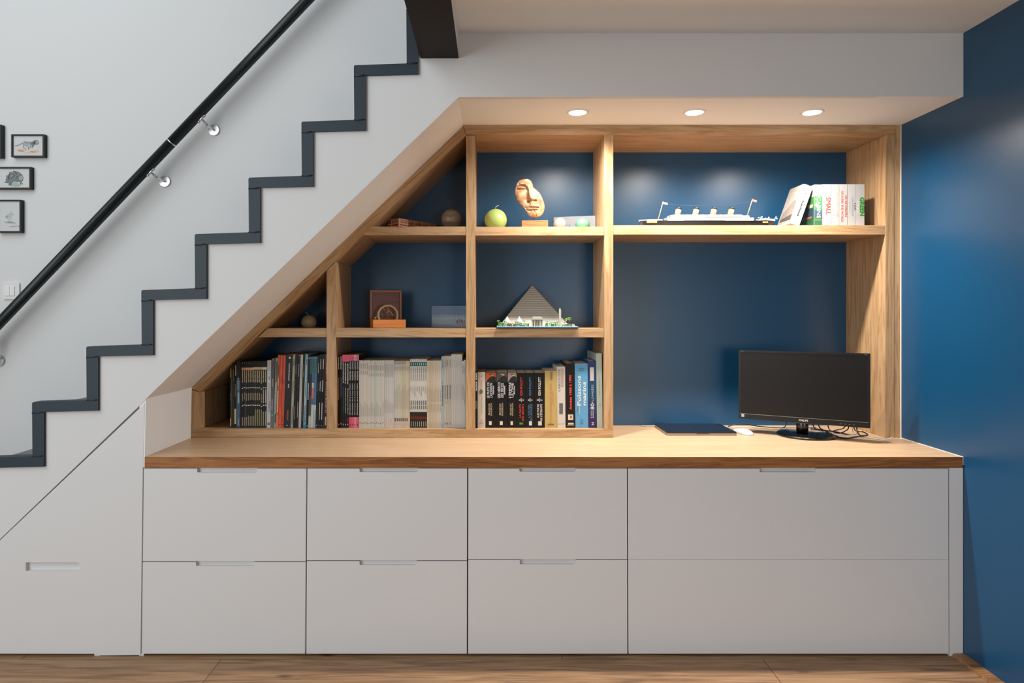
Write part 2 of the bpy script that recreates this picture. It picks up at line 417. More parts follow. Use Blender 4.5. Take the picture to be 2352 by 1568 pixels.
def art_runner(a, q, s):
    C5 = lambda x, y: (x/5.225, 260+y/5.225)
    E = lambda m, x, y, rx, ry, an, k: poly(a, m, ell(*C5(x, y), rx/5.225, ry/5.225, an), q, k)
    E(OCHRE2, 250, 440, 60, 16, 0, 0); E(OCHRE, 240, 448, 38, 9, 8, 1); E(OCHRE2, 400, 455, 62, 15, -3, 0); E(OCHRE, 385, 460, 42, 8, 3, 1); E(OCHRE2, 320, 472, 50, 8, 0, 0)
    E(INK3, 325, 362, 62, 26, 0, 2); E(INK3, 290, 360, 28, 30, 0, 2); E(INK2, 385, 362, 26, 28, 0, 3); E(INK2, 425, 345, 34, 28, 20, 3); E(INK3, 438, 345, 18, 16, 10, 4); E(INK, 405, 350, 7, 20, 25, 4)
    for p in [((165,390),(215,378)),((215,378),(265,352)),((270,372),(275,410)),((275,410),(305,428)),((300,385),(330,405)),((330,405),(335,435)),((360,385),(345,415)),((385,385),(370,408)),((395,388),(372,410))]:
        line(a, INK2, C5(*p[0]), C5(*p[1]), 1.2, q, 5)
    for i in range(7): line(a, INK, C5(285+i*17, 338+(i%3)*6), C5(295+i*17, 352+(i%2)*8), .7, q, 6)
def art_hedgehog(a, q, s):
    C5 = lambda x, y: (x/5.225, 260+y/5.225)
    E = lambda m, x, y, rx, ry, an, k: poly(a, m, ell(*C5(x, y), rx/5.225, ry/5.225, an), q, k)
    E(MOSS, 175, 860, 70, 20, 0, 0)
    pts = [(55,830),(60,780),(85,735),(130,700),(170,690),(215,700),(255,730),(272,770),(265,810),(240,820),(200,822),(160,815),(120,845),(85,838)]
    poly(a, INK2, [C5(*p) for p in pts], q, 1); E(MOSS, 170, 838, 34, 18, 0, 3)
    E(INK3, 240, 775, 24, 26, 10, 2)
    random.seed(3)
    for i in range(46):
        t = random.random()*math.pi; r = random.uniform(.35, 1.0)
        x = 160 + 100*r*math.cos(t); y = 800 - 100*r*math.sin(t)
        line(a, INK if i % 3 else INK3, C5(x, y), C5(x-14*math.cos(t*.6), y-14+8*math.cos(t)), .8, q, 4)
    for p in [((240,820),(262,850)),((228,825),(240,850)),((110,840),(95,862)),((125,838),(120,862)),((60,825),(45,828))]: line(a, INK, C5(*p[0]), C5(*p[1]), 1.4, q, 4)
def art_bird(a, q, s):
    C5 = lambda x, y: (x/5.225, 260+y/5.225)
    E = lambda m, x, y, rx, ry, an, k: poly(a, m, ell(*C5(x, y), rx/5.225, ry/5.225, an), q, k)
    E(INK3, 110, 1310, 72, 12, 4, 0); E(INK2, 110, 1302, 34, 6, 0, 1); E(INK3, 150, 1355, 60, 7, -6, 0)
    L3 = M('#bcc2c3', 0.9, spec=0.1)
    E(L3, 98, 1240, 32, 42, 15, 1); E(L3, 122, 1200, 14, 22, 0, 2); E(INK3, 75, 1240, 22, 12, -35, 2); E(L3, 95, 1275, 8, 30, 0, 1)
    line(a, INK2, C5(130,1210), C5(152,1213), 1.2, q, 3); line(a, INK2, C5(208,1353), C5(235,1355), 1.3, q, 3); E(INK2, 66, 1232, 12, 5, -35, 3)
frame(25.5, 101, 308, 360.5, art_runner, 'small black frame with a running maned animal drawn over ochre ground')
frame(-11, 70.5, 383, 434, art_hedgehog, 'small black frame with a spiny rounded grey animal drawing')
frame(-7, 48, 458.5, 534, art_bird, 'upright black frame with a pale grey bird drawing')
frame(-60, 3, 286, 362, None, 'upright black frame cut by the picture edge, beside the running-animal drawing')

#=====CABINETS=====
# ------------------------------------------------------------------ worktop and base cabinets
XL = X_(332.5)
wt = thing('worktop', 'long light oak worktop running below the bookcase to the blue wall', 'worktop', (XL, 0, 0.0))
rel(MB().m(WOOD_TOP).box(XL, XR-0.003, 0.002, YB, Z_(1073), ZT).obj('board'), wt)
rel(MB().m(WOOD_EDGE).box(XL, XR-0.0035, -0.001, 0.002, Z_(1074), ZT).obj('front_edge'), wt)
rel(MB().m(M('#e2e0dc', 0.5)).box(XR-0.0032, XR-0.0005, -0.001, YN, ZT-0.03, ZT+0.0015).obj('sealant_bead'), wt)

def front(mb, x0, x1, ytop, ybot, pocket, xt=None):
    """drawer front (pixel edges) with a routed finger pull in its top edge; xt = x edges at the top if they differ"""
    T = 0.020
    X0, X1, Zt, Zb = X_(x0), X_(x1), Z_(ytop), Z_(ybot)
    X0t, X1t = (X_(xt[0]), X_(xt[1])) if xt else (X0, X1)
    if pocket:
        p0, p1 = X_(pocket[0]), X_(pocket[1]); zp = Z_(pocket[2]); r = 0.005
        pts = [(X0, Zb), (X1, Zb), (X1t, Zt), (p1, Zt)] + arc(p1-r, zp+r, r, 0, -90, 4) + arc(p0+r, zp+r, r, -90, -180, 4) + [(p0, Zt), (X0t, Zt)]
        mb.prism(pts, 0.0, T-0.006)
        mb.prism([(X0, Zb), (X1, Zb), (X1t, Zt), (X0t, Zt)], T-0.006, T)
    else: mb.prism([(X0, Zb), (X1, Zb), (X1t, Zt), (X0t, Zt)], 0.0, T)
cabs = [
 ('white drawer cabinet nearest the sloping cupboard door, two drawers with finger pulls', 325.6, 700.5, (330.2, 703.5), 1288.5, 1291, (453, 590, 1085), (450, 583, 1300)),
 ('white two-drawer cabinet under the comics with pink spine ends', 703.5, 1072.3, (706, 1073), 1286.2, 1288.6, (826, 960, 1084), (826, 957, 1298)),
 ('white two-drawer cabinet below the brick pyramid, beside the wide cabinet', 1075, 1441.2, (1075.6, 1440), 1283.8, 1286, (1193, 1323, 1083), (1194, 1323, 1296)),
 ('extra wide white base cabinet under the monitor, only its upper front has a pull', 1444, 2179.5, (1442.6, 2178), 1284.1, 1284.7, (1745, 1875, 1084), None)]
for lab, x0, x1, xt, ym, ym2, p1, p2 in cabs:
    c = thing('drawer_cabinet', lab, 'cabinet', (X_((x0+x1)/2), 0.02, 0.0), group='white base cabinets under the worktop')
    rel(MB().m(M('#b5b5b5', 0.7)).box(X_(max(x0, xt[0]))+0.002, X_(min(x1, xt[1]))-0.002, 0.0205, YB-0.03, 0.014, Z_(1076)).obj('body'), c)
    f = (ym-1075)/(1501-1075); xm = (xt[0]+(x0-xt[0])*f, xt[1]+(x1-xt[1])*f)
    m = MB().m(WHITE); front(m, xm[0], xm[1], 1075.5, ym, p1, xt); rel(m.obj('drawer', bevel=0.0008), c)
    m = MB().m(WHITE); front(m, x0, x1, ym2, 1501, p2, xm); rel(m.obj('drawer', bevel=0.0008), c)

cu = thing('understair_cupboard', 'white cupboard under the stairs with a triangular door and a slot pull', 'cupboard', (X_(200), 0.02, 0.0))
e = lambda y: 332.5 - (y-923)*(4.5/152) if y < 1075 else 328 - (y-1075)*(5.5/428)       # right edge of the door
sx = lambda y: slope_x(y) + 1.8
dm = MB().m(WHITE); T2 = 0.014
dm.prism([W2(e(926), 926), W2(e(1075), 1075), W2(e(1291), 1291), W2(sx(1291), 1291)], 0.0, T2)
dm.prism([W2(sx(1291), 1291), W2(59, 1291), W2(59, 1311), W2(sx(1311), 1311)], 0.0, T2)
dm.prism([W2(182, 1291), W2(e(1291), 1291), W2(e(1311), 1311), W2(182, 1311)], 0.0, T2)
dm.prism([W2(sx(1311), 1311), W2(e(1311), 1311), W2(e(1503), 1503.5), W2(228, 1504.5), W2(228, 1501), W2(sx(1500), 1500)], 0.0, T2)
dm.prism([W2(e(926), 926), W2(e(1075), 1075), W2(e(1503), 1503), W2(sx(1500), 1500)], T2, 0.020)
dd = rel(dm.obj('door'), cu)
rel(MB().m(M('#b5b5b5', 0.7)).prism([W2(e(935)-4, 935-12), W2(e(1498)-4, 1498), W2(sx(1498)-8, 1498)], 0.0205, 0.60).obj('body'), cu)
for a0, a1 in ((216, 228.5), (318.5, 329.5)):
    rel(MB().m(WHITE).box(X_(a0), X_(a1), 0.002, 0.03, 0.0, Z_(1501)).obj('foot'), cu)

# ------------------------------------------------------------------ bookcase
N2 = lambda x, y: W2(x, y, YN)
bc = thing('built_in_bookcase', 'oak bookcase with sloping side fitted in the niche below the stairs', 'bookcase', (0, YN, ZT))
def board(name, pts, mat, y0=YN, y1=YB-0.001): return rel(MB().m(mat).prism([N2(*p) for p in pts], y0, y1).obj(name, bevel=0.0006), bc)
t = 20.5
board('top_board', [(1062.6, 287.4), (2054, 287.4), (2054, 309.5), (1072, 309.5)], WOOD_H)
board('side_panel', [(2033.5, 310), (2054, 310), (2054, 1005.0), (2033.5, 1005.0)], WOOD_V)
board('filler_strip', [(2054.4, 287.4), (2068, 287.4), (2068, 1005.0), (2054.4, 1005.0)], WOOD_V, YN+0.001, YN+0.05)
board('sloping_board', [(1062.4, 288.8), (439.4, 892), (459, 900), (1071, 310.5)], WOOD_D)
board('side_panel', [(437.5, 894.5), (459, 901), (459, 985), (437.5, 985)], WOOD_V)
board('bottom_board', [(437.5, 985.4), (1408.5, 985.4), (1408.5, 1005.0), (437.5, 1005.0)], WOOD_H)
board('upright', [(750, 621), (771, 601), (771, 985.2), (750, 985.2)], WOOD_V)
board('upright', [(1070.5, 311), (1091.5, 311), (1091.5, 985.2), (1070.5, 985.2)], WOOD_V)
board('upright', [(1388, 310), (1408.5, 310), (1408.5, 985.2), (1388, 985.2)], WOOD_V)
board('shelf', [(853, 520), (1070.2, 520), (1070.2, 540), (833, 540)], WOOD_H, YN+0.001)
board('shelf', [(1091.8, 520.5), (1387.7, 520.5), (1387.7, 540.5), (1091.8, 540.5)], WOOD_H, YN+0.001)
board('shelf', [(1408.8, 517), (2033.2, 517), (2033.2, 538.5), (1408.8, 538.5)], WOOD_H, YN+0.001)
board('shelf', [(614, 753.7), (749.7, 753.7), (749.7, 774.3), (593, 774.3)], WOOD_H, YN+0.001)
board('shelf', [(771.3, 754), (1070.2, 754), (1070.2, 774.7), (771.3, 774.7)], WOOD_H, YN+0.001)
board('shelf', [(1091.8, 754), (1387.7, 754), (1387.7, 774.7), (1091.8, 774.7)], WOOD_H, YN+0.001)
ZBOT = Z_(985.4, YN); ZMID = Z_(753.8, YN); ZUP = Z_(520.2, YN); ZUPR = Z_(517, YN)

# ------------------------------------------------------------------ recessed ceiling spots
for px, lab in ((1327, 'round recessed spotlight nearest the sloping cheek'), (1595, 'middle round recessed spotlight of the three in the niche ceiling'), (1865, 'round recessed spotlight nearest the blue side wall')):
    Ys = 0.19; x = X_(px, Ys)
    sp = thing('recessed_spotlight', lab, 'spotlight', (x, Ys, ZS), group='spotlights in the niche ceiling')
    MB().m(M('#e8e4de', 0.4)).lathe([(0.046, 0.0), (0.046, -0.002), (0.040, -0.004), (0.034, -0.0035), (0.034, 0.0)], seg=36).obj('trim_ring', sp)
    MB().m(M((1.0, 0.93, 0.84), 0.5, emit=25.0, name='lamp_glow')).lathe([(0.0, -0.0015), (0.034, -0.0015), (0.034, -0.003), (0.02, -0.006), (0.0, -0.007)], seg=32).obj('lens', sp)
    for nm, pw, ang, bl in (('spot_lamp', SPOT_POWER, 118, 1.0), ('spot_lamp_halo', HALO_POWER, 160, 0.55)):
        l = D.lights.new(nm, 'SPOT'); l.energy = pw; l.color = SPOT_COL; l.spot_size = math.radians(ang); l.spot_blend = bl; l.shadow_soft_size = 0.024
        lo_ = D.objects.new(nm, l); COL.objects.link(lo_); lo_.parent = sp; lo_.location = (0, 0, -0.02)
#=====BOOKS=====
# ------------------------------------------------------------------ books
PAGE = M('#cbbfa6', 0.9, spec=0.1, name='paper_block')
def dashes(mb, a0, a1, b0, b1, y, T=None, dot=0.0022):
    """a short line of unreadable small print, running up the spine: z from a0 to a1, x from b0 to b1"""
    z = a0
    while z < a1:
        h = random.choice((0.6, 1.0, 1.6)) * dot
        mb.box(b0, b1, y-0.0002, y, z, min(z+h, a1), T); z += h + dot*0.35
def book(label, x0, x1, ytop, zb, cover, cat='book', name='book', group=None, Ys=0.399, depth=0.22, lean=0.0, bands=(), texts=(), hard=False, rough=0.42, page=PAGE, extra=None):
    """x0,x1: spine edges at its foot and ytop its top, all in photo pixels on the spine's own plane."""
    s = SCL(Ys); w = (x1-x0)/s - 0.0003; h = (EYE - (ytop-CY)/s) - zb
    off = -w if lean > 0 else 0.0
    cm = M(cover, rough, spec=0.28); tb = 0.0025 if hard else 0.0007; tb = min(tb, w*0.2)
    zz = lambda y: (EYE - (y-CY)/s) - zb
    mb = MB().m(cm)
    mb.prism([(off, 0), (off+w, 0), (off+w, h), (off, h)], 0.0, 0.002)
    mb.box(off, off+tb, 0.002, depth, 0, h); mb.box(off+w-tb, off+w, 0.002, depth, 0, h)
    for kb, bd in enumerate(bands):
        fy_ = -0.0003 - kb*0.00004
        y0_, y1_, c = bd[:3]; f0, f1 = (bd[3], bd[4]) if len(bd) > 3 else (0.0, 1.0)
        mb.m(M(c, rough, spec=0.28)).box(off+w*f0-(0.0001 if f0 == 0 else 0), off+w*f1+(0.0001 if f1 == 1 else 0), fy_, 0.004 if f1-f0 == 1 else 0.0, max(zz(y1_), 0.0002), min(zz(y0_), h)+(0.0001 if zz(y0_) >= h-0.002 else 0))
    o = mb.obj(name)
    o.location = ((x1-CX)/s if lean > 0 else (x0-CX)/s, Ys, zb + 0.0002)
    o.rotation_euler = (0, math.radians(lean), 0)
    tag(o, label, cat, group)
    ins = 0.003 if hard else 0.0012
    MB().m(page).box(off+tb, off+w-tb, 0.0021, depth-0.003, 0.001, h-ins).obj('pages', o)
    if texts:
        tm = MB()
        for kt, tx in enumerate(texts):
            ty = -0.0007 - kt*0.00004
            st_, y0_, y1_, c, f0, f1, turn = tx[:7]
            tm.m(M(c, 0.5))
            if st_ == '-': dashes(tm, zz(y1_), zz(y0_), off+w*f0, off+w*f1, ty+0.0001, dot=tx[7] if len(tx) > 7 else 0.0022)
            elif st_ == 'o': tm.prism(ell(off+w*(f0+f1)/2, (zz(y0_)+zz(y1_))/2, w*(f1-f0)/2, (zz(y0_)-zz(y1_))/2), ty, ty+0.00003)
            else: put_text(tm, st_, off+w*f0, off+w*f1, zz(y1_), zz(y0_), ty, turn, bold=tx[7] if len(tx) > 7 else 0.0)
        tm.obj('spine_lettering', o)
    if extra: extra(o, off, w, h, zz)
    return o

ax = lambda c: 430 + c/6.534
ay = lambda c: 780 + c/6.534
qx = lambda c: 620 + c/7.84
qy = lambda c: 800 + c/7.84
rx_ = lambda c: 500 + c/7.84
G1 = 'comics on the lower shelf beside the sloping board'
K = '#070708'
def A(label, x0, x1, top, cover, lean=0.0, bands=(), texts=(), **k):
    book(label, x0, x1, top, ZBOT, cover, cat='comic book', name='comic_book', group=G1, lean=lean, bands=bands, texts=texts, **k)
r7 = qy
A('thin black comic at the very end of the row, with tan and cream patches', rx_(218), rx_(247), r7(365), K, bands=((r7(365), r7(520), '#a08a5c', .25, .8), (r7(1262), r7(1405), '#c2b28c', .2, .8)), texts=(('-', r7(800), r7(940), '#6f6a50', .3, .7, 1),))
A('thin black comic with a fine greenish line down its spine', rx_(248), rx_(270), r7(335), '#12120d', bands=((r7(340), r7(1380), '#8d8a62', .1, .35),))
A('thin dark olive comic between the green-lined comic and the cream-labelled one', rx_(271), rx_(297), r7(265), '#16160f', bands=((r7(380), r7(1380), '#5d5530', .2, .4), (r7(380), r7(580), '#6e6a45', .5, .8)))
A('black comic with a long cream label at the foot of its spine', rx_(298), rx_(338), r7(270), K, bands=((r7(305), r7(490), '#a9976c', .45, .95), (r7(1088), r7(1362), '#d9c39a', .1, .85)), texts=(('-', r7(640), r7(860), '#77705c', .35, .75, 1),))
A('comic with a dark top and steel blue lower spine', rx_(340), rx_(402), r7(220), '#1c2726', bands=((r7(560), r7(1412), '#46647f'), (r7(795), r7(985), '#aab6bd', .35, .8)), texts=(('-', r7(580), r7(740), '#7ba0b0', .25, .8, 1), ('-', r7(1265), r7(1385), '#9fb0bc', .45, .75, 1), ('o', r7(530), r7(556), '#c9b9a0', .3, .75, 0)))
A('plain black comic between the steel blue comic and the numbered black series', rx_(404), rx_(428), r7(235), '#090909')
tags = ['#d39070', '#cf8a66', '#dba57c', '#d9a97e', '#d3a67c', '#d8b691', '#d8c7a3', '#d5c49c', '#cfc08a', '#c9bc7c', '#c9be80', '#dcd6c4', '#dcd8ca']
xe = [430, 467, 501, 537, 573, 604, 637, 671, 706, 740, 773, 806, 845, 884]
ordn = ['first', 'second', 'third', 'fourth', 'fifth', 'sixth', 'seventh', 'eighth', 'ninth', 'tenth', 'eleventh', 'twelfth', 'thirteenth']
for i in range(13):
    dz = (10, -6, 4, 2, 0, -4, 0, 0, 0, 0, 24, 0, 0)[i]
    y0 = 345 if i < 6 else 338; cr_ = '#c8b48c' if i < 6 else '#c9bea0'
    tx = [('-', r7(392), r7(545), cr_, .28, .72, 1, .0012), ('-', r7(552), r7(610+dz), cr_, .28, .72, 1, .0016), ('-', r7(800+dz), r7(930+dz*2), '#a89c7e', .3, .7, 1, .0026),
          ('-', r7((1235, 1235, 1235, 1210, 1225, 1215, 1210, 1100, 1095, 1095, 1100, 1135, 1130)[i]), r7(1390), '#9b9560' if 6 < i < 11 else '#a39b86', .25, .7, 1, .0016)]
    if i < 7: tx.append(('1234567'[i], r7(255), r7(275), '#b9b3a2', .4, .62, 0))
    if i > 10: tx[2] = ('-', r7(740), r7(985), '#c9c2ae', .3, .7, 1, .0020)
    A('black comic with %s tag, %s in the black series after the steel blue one' % (('coral', 'pale orange', 'cream', 'yellowish')[0 if i < 2 else 1 if i < 6 else 2 if i < 8 or i > 10 else 3], ordn[i]),
      rx_(xe[i]), rx_(xe[i+1]), r7(232), '#060606', bands=((r7(y0), r7(y0+44), tags[i]), (r7(700+dz), r7(716+dz), '#dcdcd2', .15, .8), (r7(1015+dz), r7(1031+dz), '#dcdcd2', .15, .8)) + (((r7(500), r7(1420), '#77786a', .0, .12),) if i in (2, 7) else ()), texts=tx)
A('wide pale grey album lettered DAMIEN near its foot', rx_(876), rx_(950), r7(215), '#b9bcc2', lean=0.7, bands=((r7(400), r7(620), '#c3d3da', .05, .8), (r7(1335), r7(1375), '#1c1c20', .28, .78)), texts=(('DAMIEN', r7(955), r7(1138), '#2a2f4a', .42, .82, 1, 0.0), ('-', r7(760), r7(930), '#9aa0a8', .45, .6, 1, .002), ('o', r7(1345), r7(1365), '#b9bcc2', .45, .65, 0), ('-', r7(500), r7(560), '#80707c', .45, .7, 1, .003)))
A('grey brown comic with dark print beside the wide pale album', rx_(952), rx_(1000), r7(180), '#6d675b', lean=1.2, bands=((r7(300), r7(1100), '#8d887c', .1, .6), (r7(1190), r7(1215), '#5b9fb8', .1, .9)), texts=(('-', r7(240), r7(540), '#1c1b18', .2, .6, 1, .004), ('-', r7(690), r7(910), '#1c1b18', .2, .55, 1, .004)))
A('blue grey comic with black lettering at its top, next to the orange one', qx(65), qx(104), qy(170), '#8296a1', lean=1.6, bands=((qy(1180), qy(1340), '#33414a', .4, .95), (qy(620), qy(1000), '#93a9b6', .1, .9)), texts=(('-', qy(240), qy(600), '#15181b', .45, .9, 1, .005),))
A('burnt orange comic with pale lettering, thinner neighbour of the coral pair', qx(105), qx(148), qy(118), '#b55a18', lean=1.7, bands=((qy(530), qy(670), '#d49a74', .3, .7), (qy(760), qy(1150), '#d8b498', .25, .65), (qy(1200), qy(1430), '#c8703e')), texts=(('o', qy(190), qy(205), '#e0a060', .35, .6, 0), ('-', qy(300), qy(480), '#5a2a10', .3, .7, 1)))
A('coral red comic beside the burnt orange one', qx(150), qx(193), qy(125), '#d4583a', lean=1.8, texts=(('-', qy(490), qy(630), '#5c1d16', .35, .65, 1, .004), ('-', qy(700), qy(1100), '#b3442c', .4, .6, 1), ('-', qy(1180), qy(1280), '#8a2e1e', .4, .65, 1), ('o', qy(1355), qy(1385), '#2a1210', .35, .7, 0)))
A('coral red comic beside the wide charcoal album', qx(199), qx(243), qy(125), '#d0573a', lean=1.9, texts=(('-', qy(560), qy(650), '#4c1510', .35, .65, 1, .004), ('-', qy(700), qy(1150), '#a8402a', .4, .6, 1), ('-', qy(1220), qy(1320), '#7a271a', .4, .65, 1), ('o', qy(1360), qy(1390), '#1e0e0c', .35, .7, 0)))
A('wide charcoal album with a white dot, white print and a short red title', qx(246), qx(366), qy(112), '#191d20', lean=1.9, texts=(('o', qy(148), qy(188), '#d5d5cd', .42, .72, 0), ('-', qy(270), qy(430), '#cfd0ca', .47, .63, 1, .003), ('-', qy(440), qy(580), '#cfd0ca', .47, .63, 1, .003), ('-', qy(640), qy(712), '#cfd0ca', .47, .63, 1, .003), ('-', qy(1115), qy(1295), '#b8392f', .45, .65, 1, .003), ('o', qy(1375), qy(1398), '#cfcfc8', .42, .6, 0)) , bands=((qy(800), qy(830), '#15181a', .2, .9), (qy(890), qy(960), '#14171a', .3, .9), (qy(1020), qy(1050), '#15181a', .1, .8)))
A('sage beige comic with orange corner patches', qx(370), qx(413), qy(110), '#9fa28a', lean=1.9, bands=((qy(110), qy(150), '#c0602f', 0, .35), (qy(235), qy(310), '#b5582c', 0, .2)), texts=(('-', qy(190), qy(310), '#2a2a20', .4, .75, 1, .003), ('-', qy(595), qy(810), '#3a3a30', .35, .6, 1, .002), ('-', qy(1040), qy(1360), '#3a3a30', .4, .65, 1, .002)))
A('black comic with tiny white print beside the sage beige one', qx(415), qx(461), qy(112), '#0b0b0c', lean=1.8, texts=(('-', qy(280), qy(460), '#8f8f88', .4, .6, 1), ('-', qy(1030), qy(1270), '#a0a09a', .4, .6, 1)))
A('black comic dotted with white specks beside the plain pale grey one', qx(463), qx(509), qy(110), '#0b0c0d', lean=1.8, texts=(('-', qy(280), qy(510), '#b0b0a8', .45, .65, 1), ('-', qy(960), qy(1240), '#b8b8b0', .45, .65, 1), ('o', qy(112), qy(132), '#b9b39a', .4, .7, 0), ('o', qy(600), qy(612), '#9a9a9a', .2, .35, 0), ('o', qy(680), qy(694), '#9a9a9a', .3, .45, 0), ('o', qy(800), qy(812), '#9a9a9a', .3, .45, 0)))
A('plain pale grey comic between two black ones', qx(511), qx(556), qy(112), '#b5b1ae', lean=1.8, texts=(('-', qy(290), qy(500), '#a39fa0', .45, .6, 1, .003),))
A('black comic with green and white print beside the pale blue one', qx(558), qx(595), qy(120), '#0c100d', lean=1.8, texts=(('-', qy(280), qy(380), '#5f8a58', .4, .65, 1), ('-', qy(400), qy(515), '#8f948a', .4, .65, 1), ('-', qy(990), qy(1160), '#7a4d42', .4, .65, 1), ('-', qy(1180), qy(1300), '#4f7a52', .4, .65, 1)))
A('pale blue comic with a brighter blue foot', qx(597), qx(646), qy(100), '#62a0ba', lean=1.8, bands=((qy(170), qy(1290), '#a9b7bf', .1, .72), (qy(1375), qy(1432), '#1f83ad')), texts=(('-', qy(188), qy(300), '#131a22', .4, .7, 1, .004), ('-', qy(600), qy(860), '#33475a', .4, .6, 1, .002), ('-', qy(1030), qy(1330), '#3a4e60', .35, .6, 1, .002)))
A('black comic with bold white print midway up its spine', qx(650), qx(688), qy(132), '#0b0b0b', lean=1.7, texts=(('-', qy(625), qy(925), '#c9c6be', .3, .75, 1, .004), ('o', qy(165), qy(190), '#c4c4bc', .3, .8, 0), ('o', qy(1385), qy(1405), '#c4b4a8', .3, .8, 0)))
for (x0, x1, lab, bd, tx) in (
  (690, 730, 'illustrated comic with an olive middle and a cream foot', ((qy(150), qy(455), '#3f7078'), (qy(455), qy(860), '#302c22'), (qy(860), qy(1200), '#5c5c46'), (qy(1225), qy(1365), '#b9b9ae'), (qy(1365), qy(1430), '#c9ab90')), (('-', qy(190), qy(440), '#1c4148', .2, .8, 1, .004), ('-', qy(880), qy(1190), '#22241c', .3, .7, 1, .005))),
  (732, 773, 'illustrated comic with a violet and pink middle', ((qy(150), qy(455), '#447a85'), (qy(455), qy(620), '#4d5f93'), (qy(620), qy(710), '#b9b6b4'), (qy(710), qy(900), '#cc6f78'), (qy(900), qy(1010), '#5d6397'), (qy(1010), qy(1430), '#c0c4c3')), (('-', qy(190), qy(440), '#1c4148', .2, .8, 1, .004),)),
  (775, 817, 'illustrated comic with a clear blue middle and pale foot', ((qy(150), qy(440), '#4d8695'), (qy(440), qy(1020), '#3f7399'), (qy(1020), qy(1110), '#bcc4c2'), (qy(1110), qy(1430), '#9fb0b6')), (('-', qy(190), qy(440), '#1c4148', .2, .8, 1, .004),))):
    A(lab, qx(x0), qx(x1), qy(149), '#5a8590', lean=1.7, bands=bd, texts=tx)
A('black comic whose white print is faint, first of three after the illustrated trio', qx(820), qx(860), qy(135), '#0b0b0b', lean=1.7, texts=(('-', qy(265), qy(445), '#a8a8a2', .4, .7, 1, .003), ('-', qy(625), qy(780), '#4c4c49', .4, .7, 1, .003), ('-', qy(985), qy(1285), '#55554f', .4, .6, 1, .003), ('o', qy(1375), qy(1392), '#c9c9c2', .3, .8, 0)))
A('black comic with three clear white lines of print, middle one of three', qx(862), qx(901), qy(110), '#060606', lean=1.7, texts=(('-', qy(195), qy(375), '#c5c5bf', .35, .7, 1, .003), ('-', qy(590), qy(765), '#c5c5bf', .35, .7, 1, .003), ('-', qy(980), qy(1285), '#c5c5bf', .35, .7, 1, .003), ('o', qy(1382), qy(1394), '#b9b9b2', .35, .65, 0)))
A('black comic with three white lines of print touching the red and navy one', qx(903), qx(951), qy(108), '#060606', lean=1.7, texts=(('-', qy(192), qy(370), '#c9c9c3', .35, .7, 1, .003), ('-', qy(572), qy(780), '#c9c9c3', .3, .65, 1, .003), ('-', qy(978), qy(1285), '#c9c9c3', .3, .65, 1, .003), ('o', qy(1380), qy(1398), '#b9b9b2', .3, .65, 0)))
A('red and navy comic pressed against the upright', qx(955), qx(1009), qy(108), '#5e1410', lean=1.65, bands=((qy(108), qy(255), '#2c3a49'), (qy(560), qy(1300), '#1a0f10', .1, .95), (qy(1220), qy(1425), '#232c38', .0, .5), (qy(1230), qy(1385), '#b5b1a5', .6, .98)), texts=(('-', qy(255), qy(460), '#cbb27c', .5, .9, 1, .003), ('LE GRAND POUVOIR', qy(590), qy(1160), '#c9c5bc', .5, .88, 1)))

# middle compartment: second row of comics
bx = lambda c: 760 + c/6.532
by = lambda c: 780 + c/6.532
G2 = 'comics in the middle of the lower shelf'
def B(label, x0, x1, top, cover, **k):
    book(label, bx(x0), bx(x1), by(top), ZBOT, cover, cat='comic book', name='comic_book', group=G2, **k)
WT = '#d8d4cc'; PK = '#cf5570'
B('black comic against the upright with white author print and a tan title', 100, 134, 250, K, texts=(('-', by(255), by(445), WT, .3, .65, 1, .003), ('-', by(570), by(900), '#8e6330', .3, .7, 1, .003), ('o', by(1258), by(1285), '#c06a70', .3, .7, 0)))
B('black comic with a dark blue title beside the tan-titled one', 135, 171, 245, K, texts=(('-', by(250), by(445), WT, .3, .65, 1, .003), ('-', by(565), by(850), '#2f5585', .3, .7, 1, .003), ('o', by(1245), by(1275), '#c98a8c', .3, .7, 0)))
CL = 'Chroniques de la Lune Noire'
for i, (x0, x1, tc, num, bt) in enumerate(((172, 203, '#3f7f78', ' 3', 0), (204, 236, WT, ' 4', 0), (237, 271, WT, ' 5', 1))):
    B('black comic with pink top and white names, %s' % ('teal title', 'white title, next to the teal one', 'white title, third of the row')[i], x0, x1, 226, K,
      bands=((by(226), by(330), PK),) + (((by(1180), by(1240), '#7d2030', .3, .7),) if bt else ()),
      texts=(('LEDROIT/FROIDEVAL', by(340+i*6), by(655+i*8), WT, .2, .78, -1, .01), (CL + num, by(705+i*12), by(1090+i*12), tc, .25, .8, -1, .005), ('o', by(1258), by(1285), '#d98a90', .3, .7, 0)))
for i, (x0, x1, c2) in enumerate(((272, 308, '#c24a60'), (309, 345, PK), (346, 381, '#cf7a8a'), (382, 420, '#c55a70'))):
    B('black comic with pink bands at both ends, %s' % ('darkest foot, first of four', 'second of four', 'palest pink, third of four', 'touching the cream series')[i], x0, x1, 226, K,
      bands=((by(226), by(315), (PK, PK, '#d58a98', '#cf6c80')[i]), (by(1162), by(1320), c2)),
      texts=(('PONTET', by(330), by(450), WT, .25, .75, -1, .01), ('FROIDEVAL', by(470), by(612), WT, .25, .75, -1, .01), (CL, by(655), by(1130), WT, .2, .72, 1, .012), (str(6+i), by(258), by(295), '#3a0f18', .35, .65, 0), ('o', by(1262), by(1288), '#4c1420', .3, .7, 0)))
edges = [424, 450, 474, 500, 531, 562, 591, 620, 648, 674, 699, 726, 764, 803]
cream = ['#b9b2a6', '#bdb7ab', '#bcb5a9', '#c1bbb0', '#bab4a9', '#bfbab0', '#b7b3aa', '#bdbbb3', '#aeb0aa', '#b5b6b0', '#bebcb4', '#bdb7aa', '#bcbab3']
